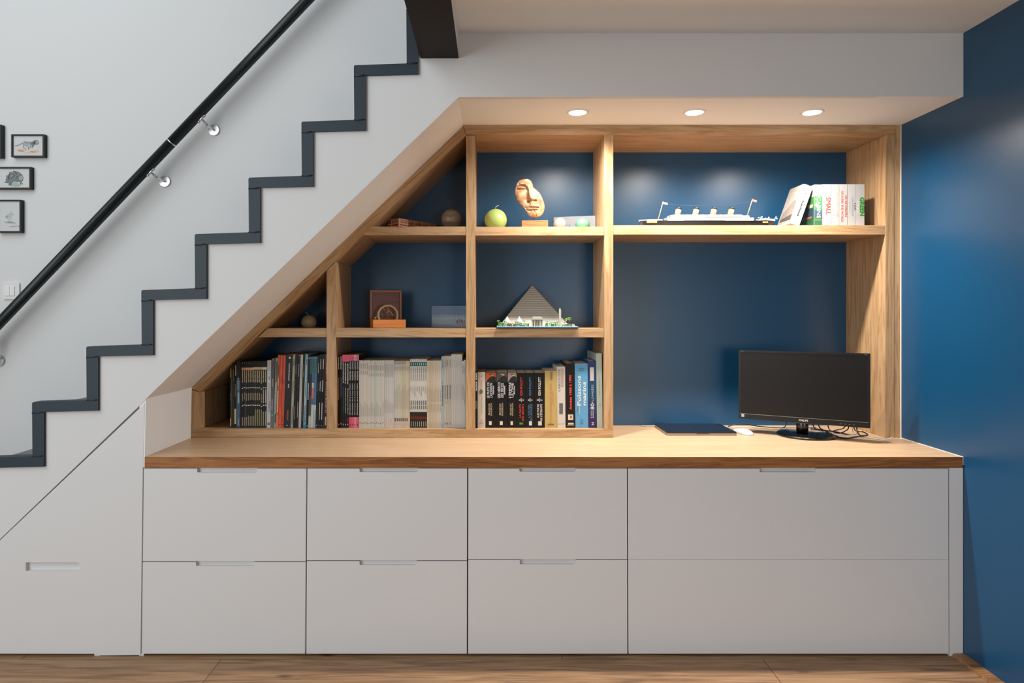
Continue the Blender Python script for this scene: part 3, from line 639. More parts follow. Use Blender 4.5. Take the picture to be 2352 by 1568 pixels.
for i in range(13):
    B('thin cream comic with a dark foot dot, %s after the pink-banded ones' % ordn[i], edges[i], edges[i+1], 310 + (i % 4 == 2)*3, cream[i],
      texts=(('-', by(355+(i > 4)*30), by(430+(i > 4)*30), '#77736a', .4, .6, 1, .002), ('-', by(470+(i > 4)*30), by(520+(i > 4)*30), '#77736a', .4, .6, 1, .002), ('-', by(930+(i*37) % 110), by(1150), '#8a867c', .4, .58, 1, .002), ('o', by(1236+i % 3*5), by(1254+i % 3*5), '#3a3833', .3, .6, 0)))
e5 = [805, 833, 860, 888, 917, 947]
for i in range(5):
    B('greyish cream comic with %s, %s of five' % ('a peach patch near its foot' if i in (1, 3) else 'a faint foot patch', ordn[i]), e5[i], e5[i+1], 310, ['#b7b5b1', '#bab7b0', '#bdb9af', '#bcbab8', '#b9b9bb'][i],
      bands=((by(1188), by(1285), ['#bdb0a6', '#cdb196', '#c3b5a6', '#c9a795', '#c0b4b0'][i], .2, .9),), texts=(('-', by(365), by(560), '#7b7870', .4, .6, 1, .002), ('-', by(885+i*20), by(1100), '#8d8a82', .4, .58, 1, .002)))
e8 = [950, 980, 1010, 1038, 1068, 1098, 1128, 1158, 1186]
for i in range(8):
    B('beige comic with %s, %s before the teal-banded series' % ('a dark mark above its foot' if i < 7 else 'no dark mark', ordn[i]), e8[i], e8[i+1], 318, ['#bab3a5', '#b9b5ab', '#bcb7ac', '#bbb4a4', '#b5ac90', '#b9b09c', '#bfb49d', '#bdb096'][i],
      bands=(((by(320), by(370), '#9b968a'),) if i < 6 else ()) + (((by(1175), by(1222), '#35332e', .3, .75),) if i < 7 else ()) + ((by(1240), by(1275), '#bfa69a'),), texts=(('-', by(400), by(460), '#8b867a', .35, .6, 1, .003), ('-', by(760-i % 3*40), by(1040), '#968f7e', .4, .6, 1, .003)))
e9 = [1189, 1222, 1252, 1282, 1316, 1347, 1378, 1408, 1442]
for i in range(8):
    B('white comic number %s of the teal-banded series with dark feet' % ordn[i], e9[i], e9[i+1], 294 - (i == 3)*4, '#c4c1ba',
      bands=((by(336), by(396), ('#1f5f5c', '#1b5a58', '#22524f', '#1a4b48', '#266a66', '#1f5f5c', '#1d5545', '#2a5f2e')[i]), (by(1082), by(1320), '#25211c'), (by(1150+i % 2*6), by(1186+i % 2*6), '#6e2218', .1, .9)),
      texts=((str(i+1), by(306), by(326), '#33332f', .38, .62, 0), ('LARGO WINCH', by(412), by(615), '#26302e', .25, .72, -1, .008), ('-', by(700), by(770 + (i*37) % 110), '#8b8880', .35, .6, 1, .002), ('-', by(912), by(980), '#2b2b28', .3, .7, 1, .002), ('-', by(990), by(1042), '#2b2b28', .3, .7, 1, .002), ('-', by(1225), by(1300), '#a9a69c', .35, .7, 1, .002), ('o', by(345), by(388), '#9fc4bd', .3, .7, 0)))
e7 = [1443, 1472, 1502, 1534, 1564, 1594, 1626, 1658]
for i in range(7):
    B('warm beige comic, %s after the teal-banded series' % ordn[i], e7[i], e7[i+1], 313, ['#bfb59d', '#b9ab91', '#bcae94', '#bfb49f', '#bfb5a2', '#c0b7a6', '#c2b9a8'][i],
      texts=(('-', by(710+i*17 % 60), by(930), '#8d8068', .4, .6, 1, .002), ('-', by(960), by(1085), '#8d8068', .4, .6, 1, .003), ('-', by(1240), by(1300), '#a79a82', .35, .6, 1, .003)))
B('light blue album with black print, the only blue one among the beige comics', 1660, 1698, 252, '#9aa9b5', texts=(('-', by(310), by(420), '#5d7485', .35, .6, 1, .002), ('LES', by(622), by(660), '#2a3138', .35, .65, -1), ('-', by(680), by(990), '#1f2328', .35, .65, 1, .004), ('-', by(1265), by(1300), '#6f8696', .35, .6, 1, .002)))
for i, (x0, x1) in enumerate(((1699, 1733), (1734, 1771), (1772, 1807))):
    B('grey beige album with a long black title, %s beside the light blue album' % ordn[i], x0, x1, 248, ['#b3ac9e', '#b0aea2', '#b6b1a7'][i],
      texts=(('-', by(300), by(405), '#77756b', .35, .6, 1, .002), ('-', by(680), by(890), '#23241f', .35, .62, 1, .003), ('-', by(915), by(960), '#8d8b80', .4, .6, 1, .002), ('-', by(1240), by(1270), '#55534c', .3, .65, 1, .003)))
eb = [1808, 1841, 1873, 1906, 1938, 1971]
for i in range(5):
    B('tall pale grey album, %s of the five tallest with a pink foot mark' % ordn[i], eb[i], eb[i+1], 221, ['#bcbcbc', '#bdbab4', '#b9b7b2', '#b9bab9', '#b4b6b4'][i],
      texts=(('-', by(300), by(420), '#9a9a98', .4, .58, 1, .002), ('-', by(660), by(900), '#9a9a98', .42, .56, 1, .002), ('o', by(1272), by(1292), '#c09890', .3, .65, 0)))
B('shorter pale grey album after the five tall ones', 1972, 1996, 318, '#bab8b3', texts=(('-', by(380), by(510), '#6f6e69', .35, .6, 1, .002), ('-', by(680), by(900), '#6f6e69', .35, .6, 1, .002)))
B('narrow pale album half hidden by the upright', 1997, 2024, 305, '#b3b7b5', texts=(('-', by(390), by(520), '#8f918e', .35, .6, 1, .002), ('-', by(750), by(970), '#8f918e', .35, .6, 1, .002)))

# right compartment: paperbacks and hardbacks
cx_ = lambda c: 1060 + c/6.533
cy_ = lambda c: 780 + c/6.533
G3 = 'novels and reference books on the lower shelf'
def Cb(label, x0, x1, top, cover, **k):
    k.setdefault('depth', 0.17)
    book(label, cx_(x0), cx_(x1), cy_(top), ZBOT, cover, group=G3, **k)
Cb('thin black book against the upright with white capitals', 205, 240, 458, K, Ys=0.385, depth=0.2, texts=(('-', cy_(500), cy_(600), WT, .35, .7, 1, .004), ('-', cy_(625), cy_(765), WT, .35, .7, 1, .004)), bands=((cy_(920), cy_(1040), '#5f554c', .2, .9),))
def ovoid(o, off, w, h, zz):
    MB().m(M('#5f5c50', 0.6)).prism(ell(off+w*.45, zz(cy_(778)), w*.21, 0.0105), -0.0012, -0.0004).obj('spine_picture', o)
Cb('off-white paperback with an orange dot and a dark oval on its spine', 243, 359, 485, '#c4b9ab', texts=(('o', cy_(538), cy_(558), '#b8652e', .42, .56, 0), ('o', cy_(1198), cy_(1216), '#b8652e', .42, .56, 0), ('Yuval Noah Harari', cy_(830), cy_(1128), '#8a7e72', .40, .60, 1), ('-', cy_(600), cy_(735), '#c99a7c', .42, .58, 1, .003), ('-', cy_(1232), cy_(1240), '#8a7e72', .25, .75, 1, .002), ('-', cy_(1258), cy_(1266), '#8a7e72', .2, .8, 1, .002)), extra=ovoid)
def cover_art(c1, c2, c3):
    def f(o, off, w, h, zz):
        m = MB(); m.m(M(c1, .5)).box(off+w*.02, off+w*.98, -.0006, 0, zz(cy_(640)), zz(cy_(498)))
        m.m(M('#0c0a08', .5)).prism([(off+w*.02, zz(cy_(640))), (off+w*.98, zz(cy_(640))), (off+w*.95, zz(cy_(560))), (off+w*.7, zz(cy_(545))), (off+w*.45, zz(cy_(560))), (off+w*.2, zz(cy_(600)))], -.0008, -.0006)
        m.m(M(c2, .6)).prism(ell(off+w*.62, zz(cy_(528)), w*.12, .0036), -.001, -.0006)
        m.m(M(c3, .6)).prism(ell(off+w*.55, zz(cy_(518)), w*.2, .002), -.0011, -.0006)
        m.obj('spine_picture', o)
    return f
for x0, x1, tl, la, art in ((362, 520, ('LE PUITS DE', "L'ASCENSION"), 'an orange cloaked-figure picture', cover_art('#b5481c', '#b9967c', '#20160f')),
                       (522, 690, ('LES HEROS', 'DES SIECLES'), 'a grey two-figure picture', cover_art('#4a4238', '#a58c76', '#b0a79c')),
                       (692, 830, ("L'EMPIRE", 'ULTIME'), 'a pinkish pale-faced figure picture', cover_art('#9c857c', '#d0c2b4', '#1c1512'))):
    Cb('thick black paperback topped by %s, from one fantasy trilogy' % la, x0, x1, 492, '#0b0908', extra=art,
       texts=((tl[0], cy_(635), cy_(875), '#c9c9cc', .12, .36, 1, .015), (tl[1], cy_(650), cy_(868), '#c9c9cc', .40, .66, 1, .015), ('-', cy_(690), cy_(820), '#b9b9b9', .70, .80, 1, .003),
              ('BRANDON', cy_(960), cy_(1130), '#b7a688', .26, .42, 1, .01), ('SANDERSON', cy_(950), cy_(1142), '#b7a688', .46, .62, 1, .01)),
       bands=((cy_(1222), cy_(1278), '#d3c7b4', .32, .58),))
for x0, x1, c, t1, t2, lab, ic in ((832, 966, '#cc3a2c', 'LA CHUTE', 'DES GÉANTS', 'red lettering and green mark', '#3f8a3a'), (968, 1093, '#4a6f96', "L'HIVER", 'DU MONDE', 'blue lettering', '#c3c8c8'), (1095, 1249, '#cfc9bc', 'AUX PORTES', "DE L'ÉTERNITÉ", 'white lettering', '#c3c0b6')):
    Cb('thick black paperback with %s, one of three by the same author' % lab, x0, x1, 497, '#090808',
       texts=(('KEN FOLLETT', cy_(560), cy_(838), c, .36, .62, 1, .015), (t1, cy_(965), cy_(1170), c, .26, .46, 1, .015), (t2, cy_(965), cy_(1215), c, .52, .76, 1, .015), ('LE', cy_(874), cy_(888), WT, .42, .56, 0), ('SIÈCLE', cy_(892), cy_(914), WT, .22, .78, 0, .02), ('o', cy_(918), cy_(932), WT, .46, .54, 0)),
       bands=((cy_(1222), cy_(1286), ic, .36, .72) if x0 > 900 else (cy_(1243), cy_(1272), ic, .28, .68),))
Cb('yellowish beige thick book with worn gilt ornament', 1250, 1436, 470, '#b39c62', depth=0.19, texts=(('-', cy_(640), cy_(1240), '#c08a4c', .44, .58, 1, .006), ('-', cy_(480), cy_(600), '#7d6c42', .45, .62, 1, .003), ('-', cy_(760), cy_(960), '#c9955c', .66, .74, 1, .003), ('-', cy_(1262), cy_(1276), '#6f5c2c', .25, .75, 0, .004)))
Cb('off-white hardback lettered LAROUSSE up its spine', 1439, 1562, 404, '#c4bdb4', hard=True, depth=0.2, lean=-0.4, texts=(('LAROUSSE', cy_(440), cy_(772), '#6f675f', .12, .40, 1), ('-', cy_(438), cy_(700), '#b99a90', .5, .82, 1, .003), ('-', cy_(950), cy_(1110), '#55565a', .25, .70, 1, .004), ('-', cy_(1252), cy_(1256), '#9a938a', .05, .95, 0, .004)))
Cb('black hardback with a bright red title in round letters', 1570, 1706, 355, '#0e0909', hard=True, depth=0.22, lean=-0.5, texts=(('Années 1968 à 1995', cy_(530), cy_(1050), '#e2472f', .36, .66, 1, .03), ('-', cy_(1247), cy_(1272), WT, .22, .84, 0, .004), ('-', cy_(1284), cy_(1290), '#c9a58a', .1, .9, 0, .003)), bands=((cy_(1122), cy_(1206), '#c9bfae', .22, .80), (cy_(1140), cy_(1180), '#8a4a34', .46, .64)))
Cb('wide sky blue hardback about sea fish with white lettering', 1710, 1904, 360, '#5f9cc4', hard=True, depth=0.22, lean=-0.7, texts=(('Poissons', cy_(540), cy_(990), '#d3dce0', .16, .46, 1, .03), ('marins', cy_(632), cy_(990), '#d3dce0', .58, .86, 1, .03), ('-', cy_(425), cy_(440), '#3d719a', .3, .72, 0, .002), ('-', cy_(455), cy_(468), '#3d719a', .3, .72, 0, .002), ('-', cy_(1000), cy_(1075), '#4c86b0', .14, .24, 1, .003), ('-', cy_(1000), cy_(1120), '#a9c6d8', .27, .36, 1, .003), ('o', cy_(1196), cy_(1262), '#2f6f9c', .38, .6, 0), ('o', cy_(1214), cy_(1246), '#5f9cc4', .43, .55, 0)))
Cb('navy and violet book lettered with a large 80 and a white label', 1908, 2030, 320, '#243a6c', hard=True, depth=0.2, lean=-0.6, bands=((cy_(600), cy_(900), '#1d4a6c'), (cy_(1100), cy_(1312), '#33265c'), (cy_(415), cy_(618), '#cfcbc6', .24, .72)), texts=(('PLONGÉES', cy_(676), cy_(950), '#cfd3da', .34, .64, 1), ('80', cy_(955), cy_(1048), '#dfe2e6', .26, .74, 1, .01), ('LE TOUR DU', cy_(1060), cy_(1176), '#cfd3da', .28, .44, 1, .01), ('MONDE EN', cy_(1060), cy_(1176), '#cfd3da', .50, .66, 1, .01), ('Z', cy_(1240), cy_(1278), '#d8d8dc', .34, .7, 0, .02)))
Cb('tall pale green hardback leaning on the upright, tallest on the lower shelf', 2033, 2119, 204, '#a9b6ac', hard=True, depth=0.26, lean=-0.7, texts=(('-', cy_(560), cy_(830), '#9aa79e', .4, .55, 1, .003), ('-', cy_(960), cy_(966), '#93a097', .3, .75, 0, .006), ('-', cy_(986), cy_(992), '#93a097', .3, .75, 0, .006)))

# upper shelf: small thick design books
dx = lambda c: 1760 + c/7.84
dy = lambda c: 400 + c/7.84
G4 = 'small thick art books on the upper shelf'
def Db(label, x0, x1, top, cover, **k):
    k.setdefault('depth', 0.14)
    book(label, dx(x0), dx(x1), dy(top), ZUPR, cover, group=G4, Ys=0.40, hard=True, **k)
WB = '#a09e9c'
def cover_pic(o, off, w, h, zz):
    # photograph printed on the front board, grey building against a pale sky
    T = Matrix.Rotation(math.radians(-90), 4, 'Z')
    m = MB()
    def P(mat, pts, k): m.m(mat).prism([(-y, z) for y, z in pts], 0, 0, None) if False else m._f([m.bm.verts.new((off - 0.0004 - 0.0001*k, y, z)) for y, z in pts])
    for mat, pts, k in ((M('#9a948c', .6), [(0.012, 0.012), (0.136, 0.012), (0.136, 0.186), (0.012, 0.186)], 0),
                        (M('#7f766f', .6), [(0.02, 0.02), (0.126, 0.02), (0.126, 0.06), (0.05, 0.118), (0.02, 0.112)], 1),
                        (M('#4b4540', .6), [(0.02, 0.02), (0.126, 0.02), (0.126, 0.034), (0.02, 0.048)], 2),
                        (M('#57504b', .6), [(0.03, 0.075), (0.034, 0.075), (0.034, 0.09), (0.03, 0.09)], 2),
                        (M('#57504b', .6), [(0.03, 0.098), (0.034, 0.098), (0.034, 0.106), (0.03, 0.106)], 2),
                        (M('#a59e96', .6), [(0.05, 0.150), (0.11, 0.158), (0.11, 0.163), (0.05, 0.156)], 1)):
        m.m(mat); m._f([m.bm.verts.new((off - 0.0004 - 0.0002*k, y, z)) for y, z in pts])
    m.obj('cover_picture', o)
Db('white book leaning on the others, lettered bauhaus in black', 433, 590, 185, WB, lean=19.4, extra=cover_pic,
   texts=(('bauhaus', dy(480), dy(775), '#171717', .36, .62, -1, .02), ('o', dy(335), dy(350), '#1c1c1c', .42, .54, 0), ('-', dy(395), dy(440), '#6f6f6f', .44, .52, 1, .004), ('-', dy(228), dy(231), '#8c8c8c', .2, .9, 0, .008), ('-', dy(246), dy(249), '#8c8c8c', .2, .9, 0, .008)))
def cabin_art(o, off, w, h, zz):
    m = MB()
    m.m(M('#3f7a46', .5)).box(off+w*.01, off+w*.99, -.0004, 0, zz(dy(640)), zz(dy(400)))
    m.m(M('#33505c', .5)).box(off+w*.01, off+w*.99, -.0004, 0, zz(dy(780)), zz(dy(640)))
    m.m(M('#2c5a3a', .5)).box(off+w*.01, off+w*.99, -.0004, 0, .001, zz(dy(780)))
    m.m(M('#b8a88a', .5)).prism([(off+w*.05, zz(dy(560))), (off+w*.3, zz(dy(500))), (off+w*.45, zz(dy(560))), (off+w*.3, zz(dy(590)))], -.0006, -.0004)
    m.m(M('#8a5f4a', .5)).prism([(off+w*.1, zz(dy(790))), (off+w*.9, zz(dy(790))), (off+w*.6, zz(dy(740)))], -.0006, -.0004)
    m.m(M('#c98a84', .5)).box(off, off+w, -.0004, 0, zz(dy(240)), zz(dy(192)))
    m.m(M('#5c8f52', .5)).prism(ell(off+w*.2, zz(dy(450)), w*.16, .006), -.0006, -.0004)
    # the picture wraps on to the front board
    for mat, y0, y1, z0, z1, k in ((M('#3f7a46', .5), .002, .136, zz(dy(560)), zz(dy(400)), 0), (M('#2f4652', .5), .002, .136, zz(dy(780)), zz(dy(560)), 0), (M('#2c5a3a', .5), .002, .136, .003, zz(dy(780)), 0), (M('#c9b79a', .5), .01, .05, zz(dy(590)), zz(dy(530)), 1), (M('#a06a50', .5), .02, .11, zz(dy(780)), zz(dy(745)), 1)):
        m.m(mat); x = off - .0003 - .0002*k; m._f([m.bm.verts.new(p) for p in ((x, y0, z0), (x, y1, z0), (x, y1, z1), (x, y0, z1))])
    m.obj('cover_picture', o)
Db('illustrated green book lettered CABINS in white', 862, 1005, 188, '#a9a5a0', extra=cabin_art, texts=(('CABINS', dy(405), dy(785), '#e8e8e4', .35, .82, -1), ('-', dy(300), dy(304), '#a9a29a', .1, .9, 0, .01), ('-', dy(820), dy(830), '#7fa088', .1, .9, 0, .004)))
Db('white book with SMALL in bold red', 1010, 1162, 182, WB, texts=(('SMALL', dy(420), dy(730), '#c02a14', .45, .98, -1), ('-', dy(470), dy(690), '#d9a79a', .2, .36, -1, .004)))
Db('white book with two thin lines of pale red lettering', 1168, 1310, 182, WB, texts=(('ARCHITECTURE', dy(315), dy(780), '#d8a79c', .62, .92, -1), ('MODERNE DE A À Z', dy(315), dy(850), '#bcb0ae', .14, .44, -1)))
Db('white book with two lines of clear coral lettering about interiors', 1316, 1462, 182, WB, texts=(('100 INTERIORS', dy(375), dy(770), '#bc4428', .70, .95, -1, .008), ('AROUND THE WORLD', dy(292), dy(865), '#c2583e', .22, .50, -1, .004)))
Db('white book with thin grey lettering and a small black 100', 1468, 1612, 182, WB, texts=(('100', dy(520), dy(645), '#3a3a3a', .82, .95, -1, .02), ('CONTEMPORARY', dy(395), dy(755), '#9a9a9a', .45, .72, -1), ('HOUSES', dy(490), dy(665), '#b0b0b0', .12, .34, -1)))
Db('white book with GREEN in bold green, last of the row', 1617, 1768, 182, WB, texts=(('GREEN', dy(415), dy(750), '#2a7a1a', .45, .99, -1, .04), ('-', dy(460), dy(710), '#b7bdb2', .18, .34, -1, .004)))
#=====ORNAMENTS=====
# ------------------------------------------------------------------ candles
def PY(px, py, Y): return Vector((X_(px, Y), Y, Z_(py, Y)))
def candle(label, px, rpx, Y, z0, top_px, mat, wick=None, group='ball candles'):
    r = rpx/SCL(Y); x = X_(px, Y); h = Z_(top_px, Y) - z0; cz = h - r*0.985
    o = thing('ball_candle', label, 'candle', (x, Y, z0), group=group)
    prof = []
    for i in range(29):
        a = -math.pi/2 + math.pi*i/28; rr, zz_ = r*math.cos(a), cz + r*math.sin(a)
        if zz_ < 0: continue
        prof.append((max(rr, 0.0) if i < 28 else 0.0, min(zz_, h)))
    r0 = math.sqrt(max(r*r - cz*cz, 1e-6))
    MB().m(mat).lathe([(0, 0), (r0, 0)] + prof, seg=40).obj('wax', o)
    if wick:
        MB().m(M('#cfcab8', .8)).tube(smooth_path([(wick[0][0], 0, h-0.002)] + [(a_, 0, h+b_) for a_, b_ in wick[1:]], 4), 0.0013, 6).obj('wick', o)
def wax(c, c2=None, rough=.5):
    m = D.materials.new('mottled_wax'); m.use_nodes = True; nt = m.node_tree; b = nt.nodes['Principled BSDF']
    tc = nt.nodes.new('ShaderNodeTexCoord'); n = nt.nodes.new('ShaderNodeTexNoise'); n.inputs['Scale'].default_value = 28; n.inputs['Detail'].default_value = 6
    mp = nt.nodes.new('ShaderNodeMapping'); mp.inputs['Scale'].default_value = (.35, .35, 1.6)
    cr = nt.nodes.new('ShaderNodeValToRGB'); cr.color_ramp.elements[0].position = .3; cr.color_ramp.elements[1].position = .7
    cr.color_ramp.elements[0].color = (*lin(c), 1); cr.color_ramp.elements[1].color = (*lin(c2 or c), 1)
    nt.links.new(tc.outputs['Object'], mp.inputs[0]); nt.links.new(mp.outputs[0], n.inputs[0]); nt.links.new(n.outputs['Fac'], cr.inputs[0]); nt.links.new(cr.outputs[0], b.inputs['Base Color'])
    b.inputs['Roughness'].default_value = rough; b.inputs['Subsurface Weight'].default_value = 0.0
    return m
candle('brown mottled ball candle beside the patterned box on the upper shelf', 1037, 23.7, 0.50, ZUP, 480.3, wax('#6f5a48', '#9c8a76', .35))
candle('large lime green ball candle with a bent wick', 1138.5, 25.6, 0.50, ZUP, 480.2, M('#93a85c', .45), wick=[(0, 0), (0.0, 0.004), (0.001, 0.010), (0.008, 0.015), (0.013, 0.017)])
candle('small white ball candle in front of the seashore plaque', 1286, 16.2, 0.57, ZUP, 500.4, M('#9c968e', .5))
candle('small mint green ball candle in front of the seashore plaque', 1338, 16.2, 0.57, ZUP, 500.3, wax('#5f9c7c', '#7fb394', .45))
candle('small cream ball candle with a tilted wick under the sloping board', 709.5, 17.3, 0.56, ZMID, 723.2, M('#c2ab84', .5), wick=[(0, 0), (-0.004, 0.003), (-0.011, 0.008), (-0.017, 0.013)])

# ------------------------------------------------------------------ patterned box beside the brown candle
bx_ = thing('patterned_box', 'low cream and red box with tiny window-like patterns beside the brown candle', 'box', (-0.412, 0.43, ZUP), math.radians(52))
L_, W_, H_ = 0.265, 0.075, Z_(501.2, 0.43) - ZUP
CRM = M('#c99a80', .6); RED = M('#6e1610', .5); DK = M('#2c120c', .7); GLD = M('#c9812e', .5)
MB().m(M('#7a3a26', .6)).box(0, L_, 0, W_, 0, H_).obj('body', bx_)
def deco(face_len, T, name):
    m = MB()
    n = int(face_len/0.047)
    m.m(CRM); m.box(0, face_len, -.0012, 0, H_*.96, H_, T); m.box(0, face_len, -.0012, 0, H_*.46, H_*.53, T); m.box(0, face_len, -.0012, 0, 0, H_*.06, T)
    for i in range(n+1):
        x = min(i*0.047, face_len-.004); m.m(CRM).box(x, x+.004, -.0014, 0, 0, H_, T)
        if i == n: break
        m.m(RED).box(x+.004, x+.047, -.0006, 0, H_*.33, H_*.46, T)
        m.m(CRM).box(x+.004, x+.047, -.0004, 0, H_*.06, H_*.33, T)
        for j in range(5):
            xx = x + .006 + j*.008
            m.m(DK).box(xx, xx+.0045, -.0008, 0, H_*.12, H_*.27, T)
            m.m(GLD if i in (1, 2) else CRM).box(xx, xx+.0055, -.0007, 0, H_*.57, H_*.70, T)
            m.m(DK).box(xx+.0015, xx+.004, -.0009, 0, H_*.59, H_*.68, T)
            m.m(CRM).box(xx, xx+.0055, -.0007, 0, H_*.76, H_*.92, T)
            m.m(RED).box(xx+.001, xx+.0035, -.0009, 0, H_*.79, H_*.89, T)
    m.obj(name, bx_)
deco(L_, None, 'long_side')
deco(W_, Matrix.Rotation(math.radians(90), 4, 'Z') @ Matrix.Scale(-1, 4, (0, 1, 0)) , 'short_side')

# ------------------------------------------------------------------ carved face on a wooden block
YF = 0.47
fx = lambda c: X_(1080 + c/6.918, YF); fz = lambda c: Z_(380 + c/6.918, YF)
fc = thing('carved_face', 'carved driftwood half face on a thin rod over a wooden block', 'sculpture', (fx(1020), YF, ZUP))
def sculpt_mat():
    m = D.materials.new('weathered_carved_wood'); m.use_nodes = True; nt = m.node_tree; b = nt.nodes['Principled BSDF']
    tc = nt.nodes.new('ShaderNodeTexCoord'); n = nt.nodes.new('ShaderNodeTexNoise'); n.inputs['Scale'].default_value = 34; n.inputs['Detail'].default_value = 6; n.inputs['Roughness'].default_value = .65
    cr = nt.nodes.new('ShaderNodeValToRGB'); e = cr.color_ramp.elements
    e[0].position = .33; e[0].color = (*lin('#7a3c1c'), 1); e[1].position = .66; e[1].color = (*lin('#b39c80'), 1); x = e.new(.48); x.color = (*lin('#a4754c'), 1)
    nt.links.new(tc.outputs['Object'], n.inputs[0]); nt.links.new(n.outputs['Fac'], cr.inputs[0]); nt.links.new(cr.outputs[0], b.inputs['Base Color'])
    b.inputs['Roughness'].default_value = .5; return m
SM = sculpt_mat(); SD = M('#6b3a14', .6)
out = [(860,218),(905,216),(945,228),(975,262),(992,300),(1003,348),(1030,372),(1062,400),(1095,430),(1115,462),(1138,505),(1155,548),(1172,595),(1180,640),(1178,690),(1168,735),(1150,772),(1115,808),(1075,826),(1035,830),(990,827),(945,808),(915,780),(895,740),(865,695),(835,655),(800,622),(768,590),(742,545),(720,495),(711,440),(715,380),(722,330),(742,285),(775,245),(815,226)]
o2 = []
for i in range(len(out)):
    a_, b__ = Vector(out[i]), Vector(out[(i+1) % len(out)])
    for k in range(4): o2.append(a_.lerp(b__, k/4))
cen = Vector((945, 520))
def seg(p, a_, b__):
    a_, b__ = Vector(a_), Vector(b__); d = b__-a_; t = max(0, min(1, (p-a_).dot(d)/d.length_squared)); return (p-(a_+d*t)).length, t
def relief(p, r):
    h = 26*math.sqrt(max(0, 1-r**2.6))
    d, t_ = seg(p, (915, 330), (965, 545)); h += (12+26*t_)*math.exp(-(d/(22+16*t_))**2)          # nose
    d, t_ = seg(p, (925, 575), (1035, 565)); h -= 24*math.exp(-(d/15)**2)                          # under the nose
    d, t_ = seg(p, (905, 590), (935, 560)); h -= 12*math.exp(-(d/14)**2)
    for a_, b__ in (((735, 330), (800, 295)), ((800, 295), (870, 305)), ((870, 305), (905, 350))):
        d, _ = seg(p, a_, b__); h += 11*math.exp(-(d/16)**2)                                       # brow
    for a_, b__ in (((740, 345), (815, 325)), ((815, 325), (880, 345)), ((880, 345), (912, 400))):
        d, _ = seg(p, a_, b__); h -= 13*math.exp(-(d/11)**2)                                       # eye hollow
    d, _ = seg(p, (760, 362), (870, 366)); h += 11*math.exp(-(d/15)**2)                            # eyelid
    d, _ = seg(p, (735, 388), (885, 384)); h -= 8*math.exp(-(d/7)**2)
    d, _ = seg(p, (905, 400), (880, 560)); h -= 8*math.exp(-(d/20)**2)
    d, _ = seg(p, (800, 480), (820, 500)); h += 7*math.exp(-(d/55)**2)                             # cheek
    d, _ = seg(p, (950, 645), (1080, 655)); h += 12*math.exp(-(d/12)**2)                           # lips
    d, _ = seg(p, (870, 672), (1085, 672)); h -= 12*math.exp(-(d/6)**2)
    d, _ = seg(p, (930, 692), (1070, 695)); h += 11*math.exp(-(d/11)**2)
    d, _ = seg(p, (890, 700), (960, 725)); h -= 12*math.exp(-(d/12)**2)
    d, _ = seg(p, (1010, 775), (1040, 770)); h += 10*math.exp(-(d/38)**2)                          # chin
    for a_, b__ in (((945, 620), (975, 680)), ((985, 690), (1020, 740)), ((1020, 740), (1045, 805)), ((762, 262), (775, 305))):
        d, _ = seg(p, a_, b__); h -= 9*math.exp(-(d/4.5)**2)                                       # cracks
    return h
fm = MB().m(SM); NR = 44; k6 = 1/6.918/SCL(YF); prev = None
T_ = lambda p, h: (X_(1080+p.x/6.918, YF)-fc.location.x, -h*k6*1.5 - 0.004, Z_(380+p.y/6.918, YF)-ZUP)
c0 = fm.bm.verts.new(T_(cen, relief(cen, 0))); rings = []
for ri in range(1, NR+1):
    r = (ri/NR)**0.8; rings.append([fm.bm.verts.new(T_(cen.lerp(p, r), relief(cen.lerp(p, r), r))) for p in o2])
n_ = len(o2)
for i in range(n_): fm._f([c0, rings[0][i], rings[0][(i+1) % n_]], True)
for A_, B_ in zip(rings, rings[1:]):
    for i in range(n_): fm._f([A_[i], B_[i], B_[(i+1) % n_], A_[(i+1) % n_]], True)
bk = [fm.bm.verts.new((v.co.x*0.97+0*0, 0.010, v.co.z*0.97+0.003)) for v in rings[-1]]
for i in range(n_): fm._f([rings[-1][i], bk[i], bk[(i+1) % n_], rings[-1][(i+1) % n_]], True)
fm._f(bk)
fm.obj('face', fc)
MB().m(M('#3a2a20', .5, metal=.6)).tube([(fx(1004)-fc.location.x, 0, 0.020), (fx(1004)-fc.location.x, 0, fz(815)-ZUP)], 0.0014, 8).obj('rod', fc)
MB().m(wood('block_wood', 0, '#b07850', '#9c623a', '#7a4526', seed=9)).box(fx(815)-fc.location.x, fx(1228)-fc.location.x, -0.03, 0.03, 0, fz(888)-ZUP).obj('block', fc, bevel=0.0012)

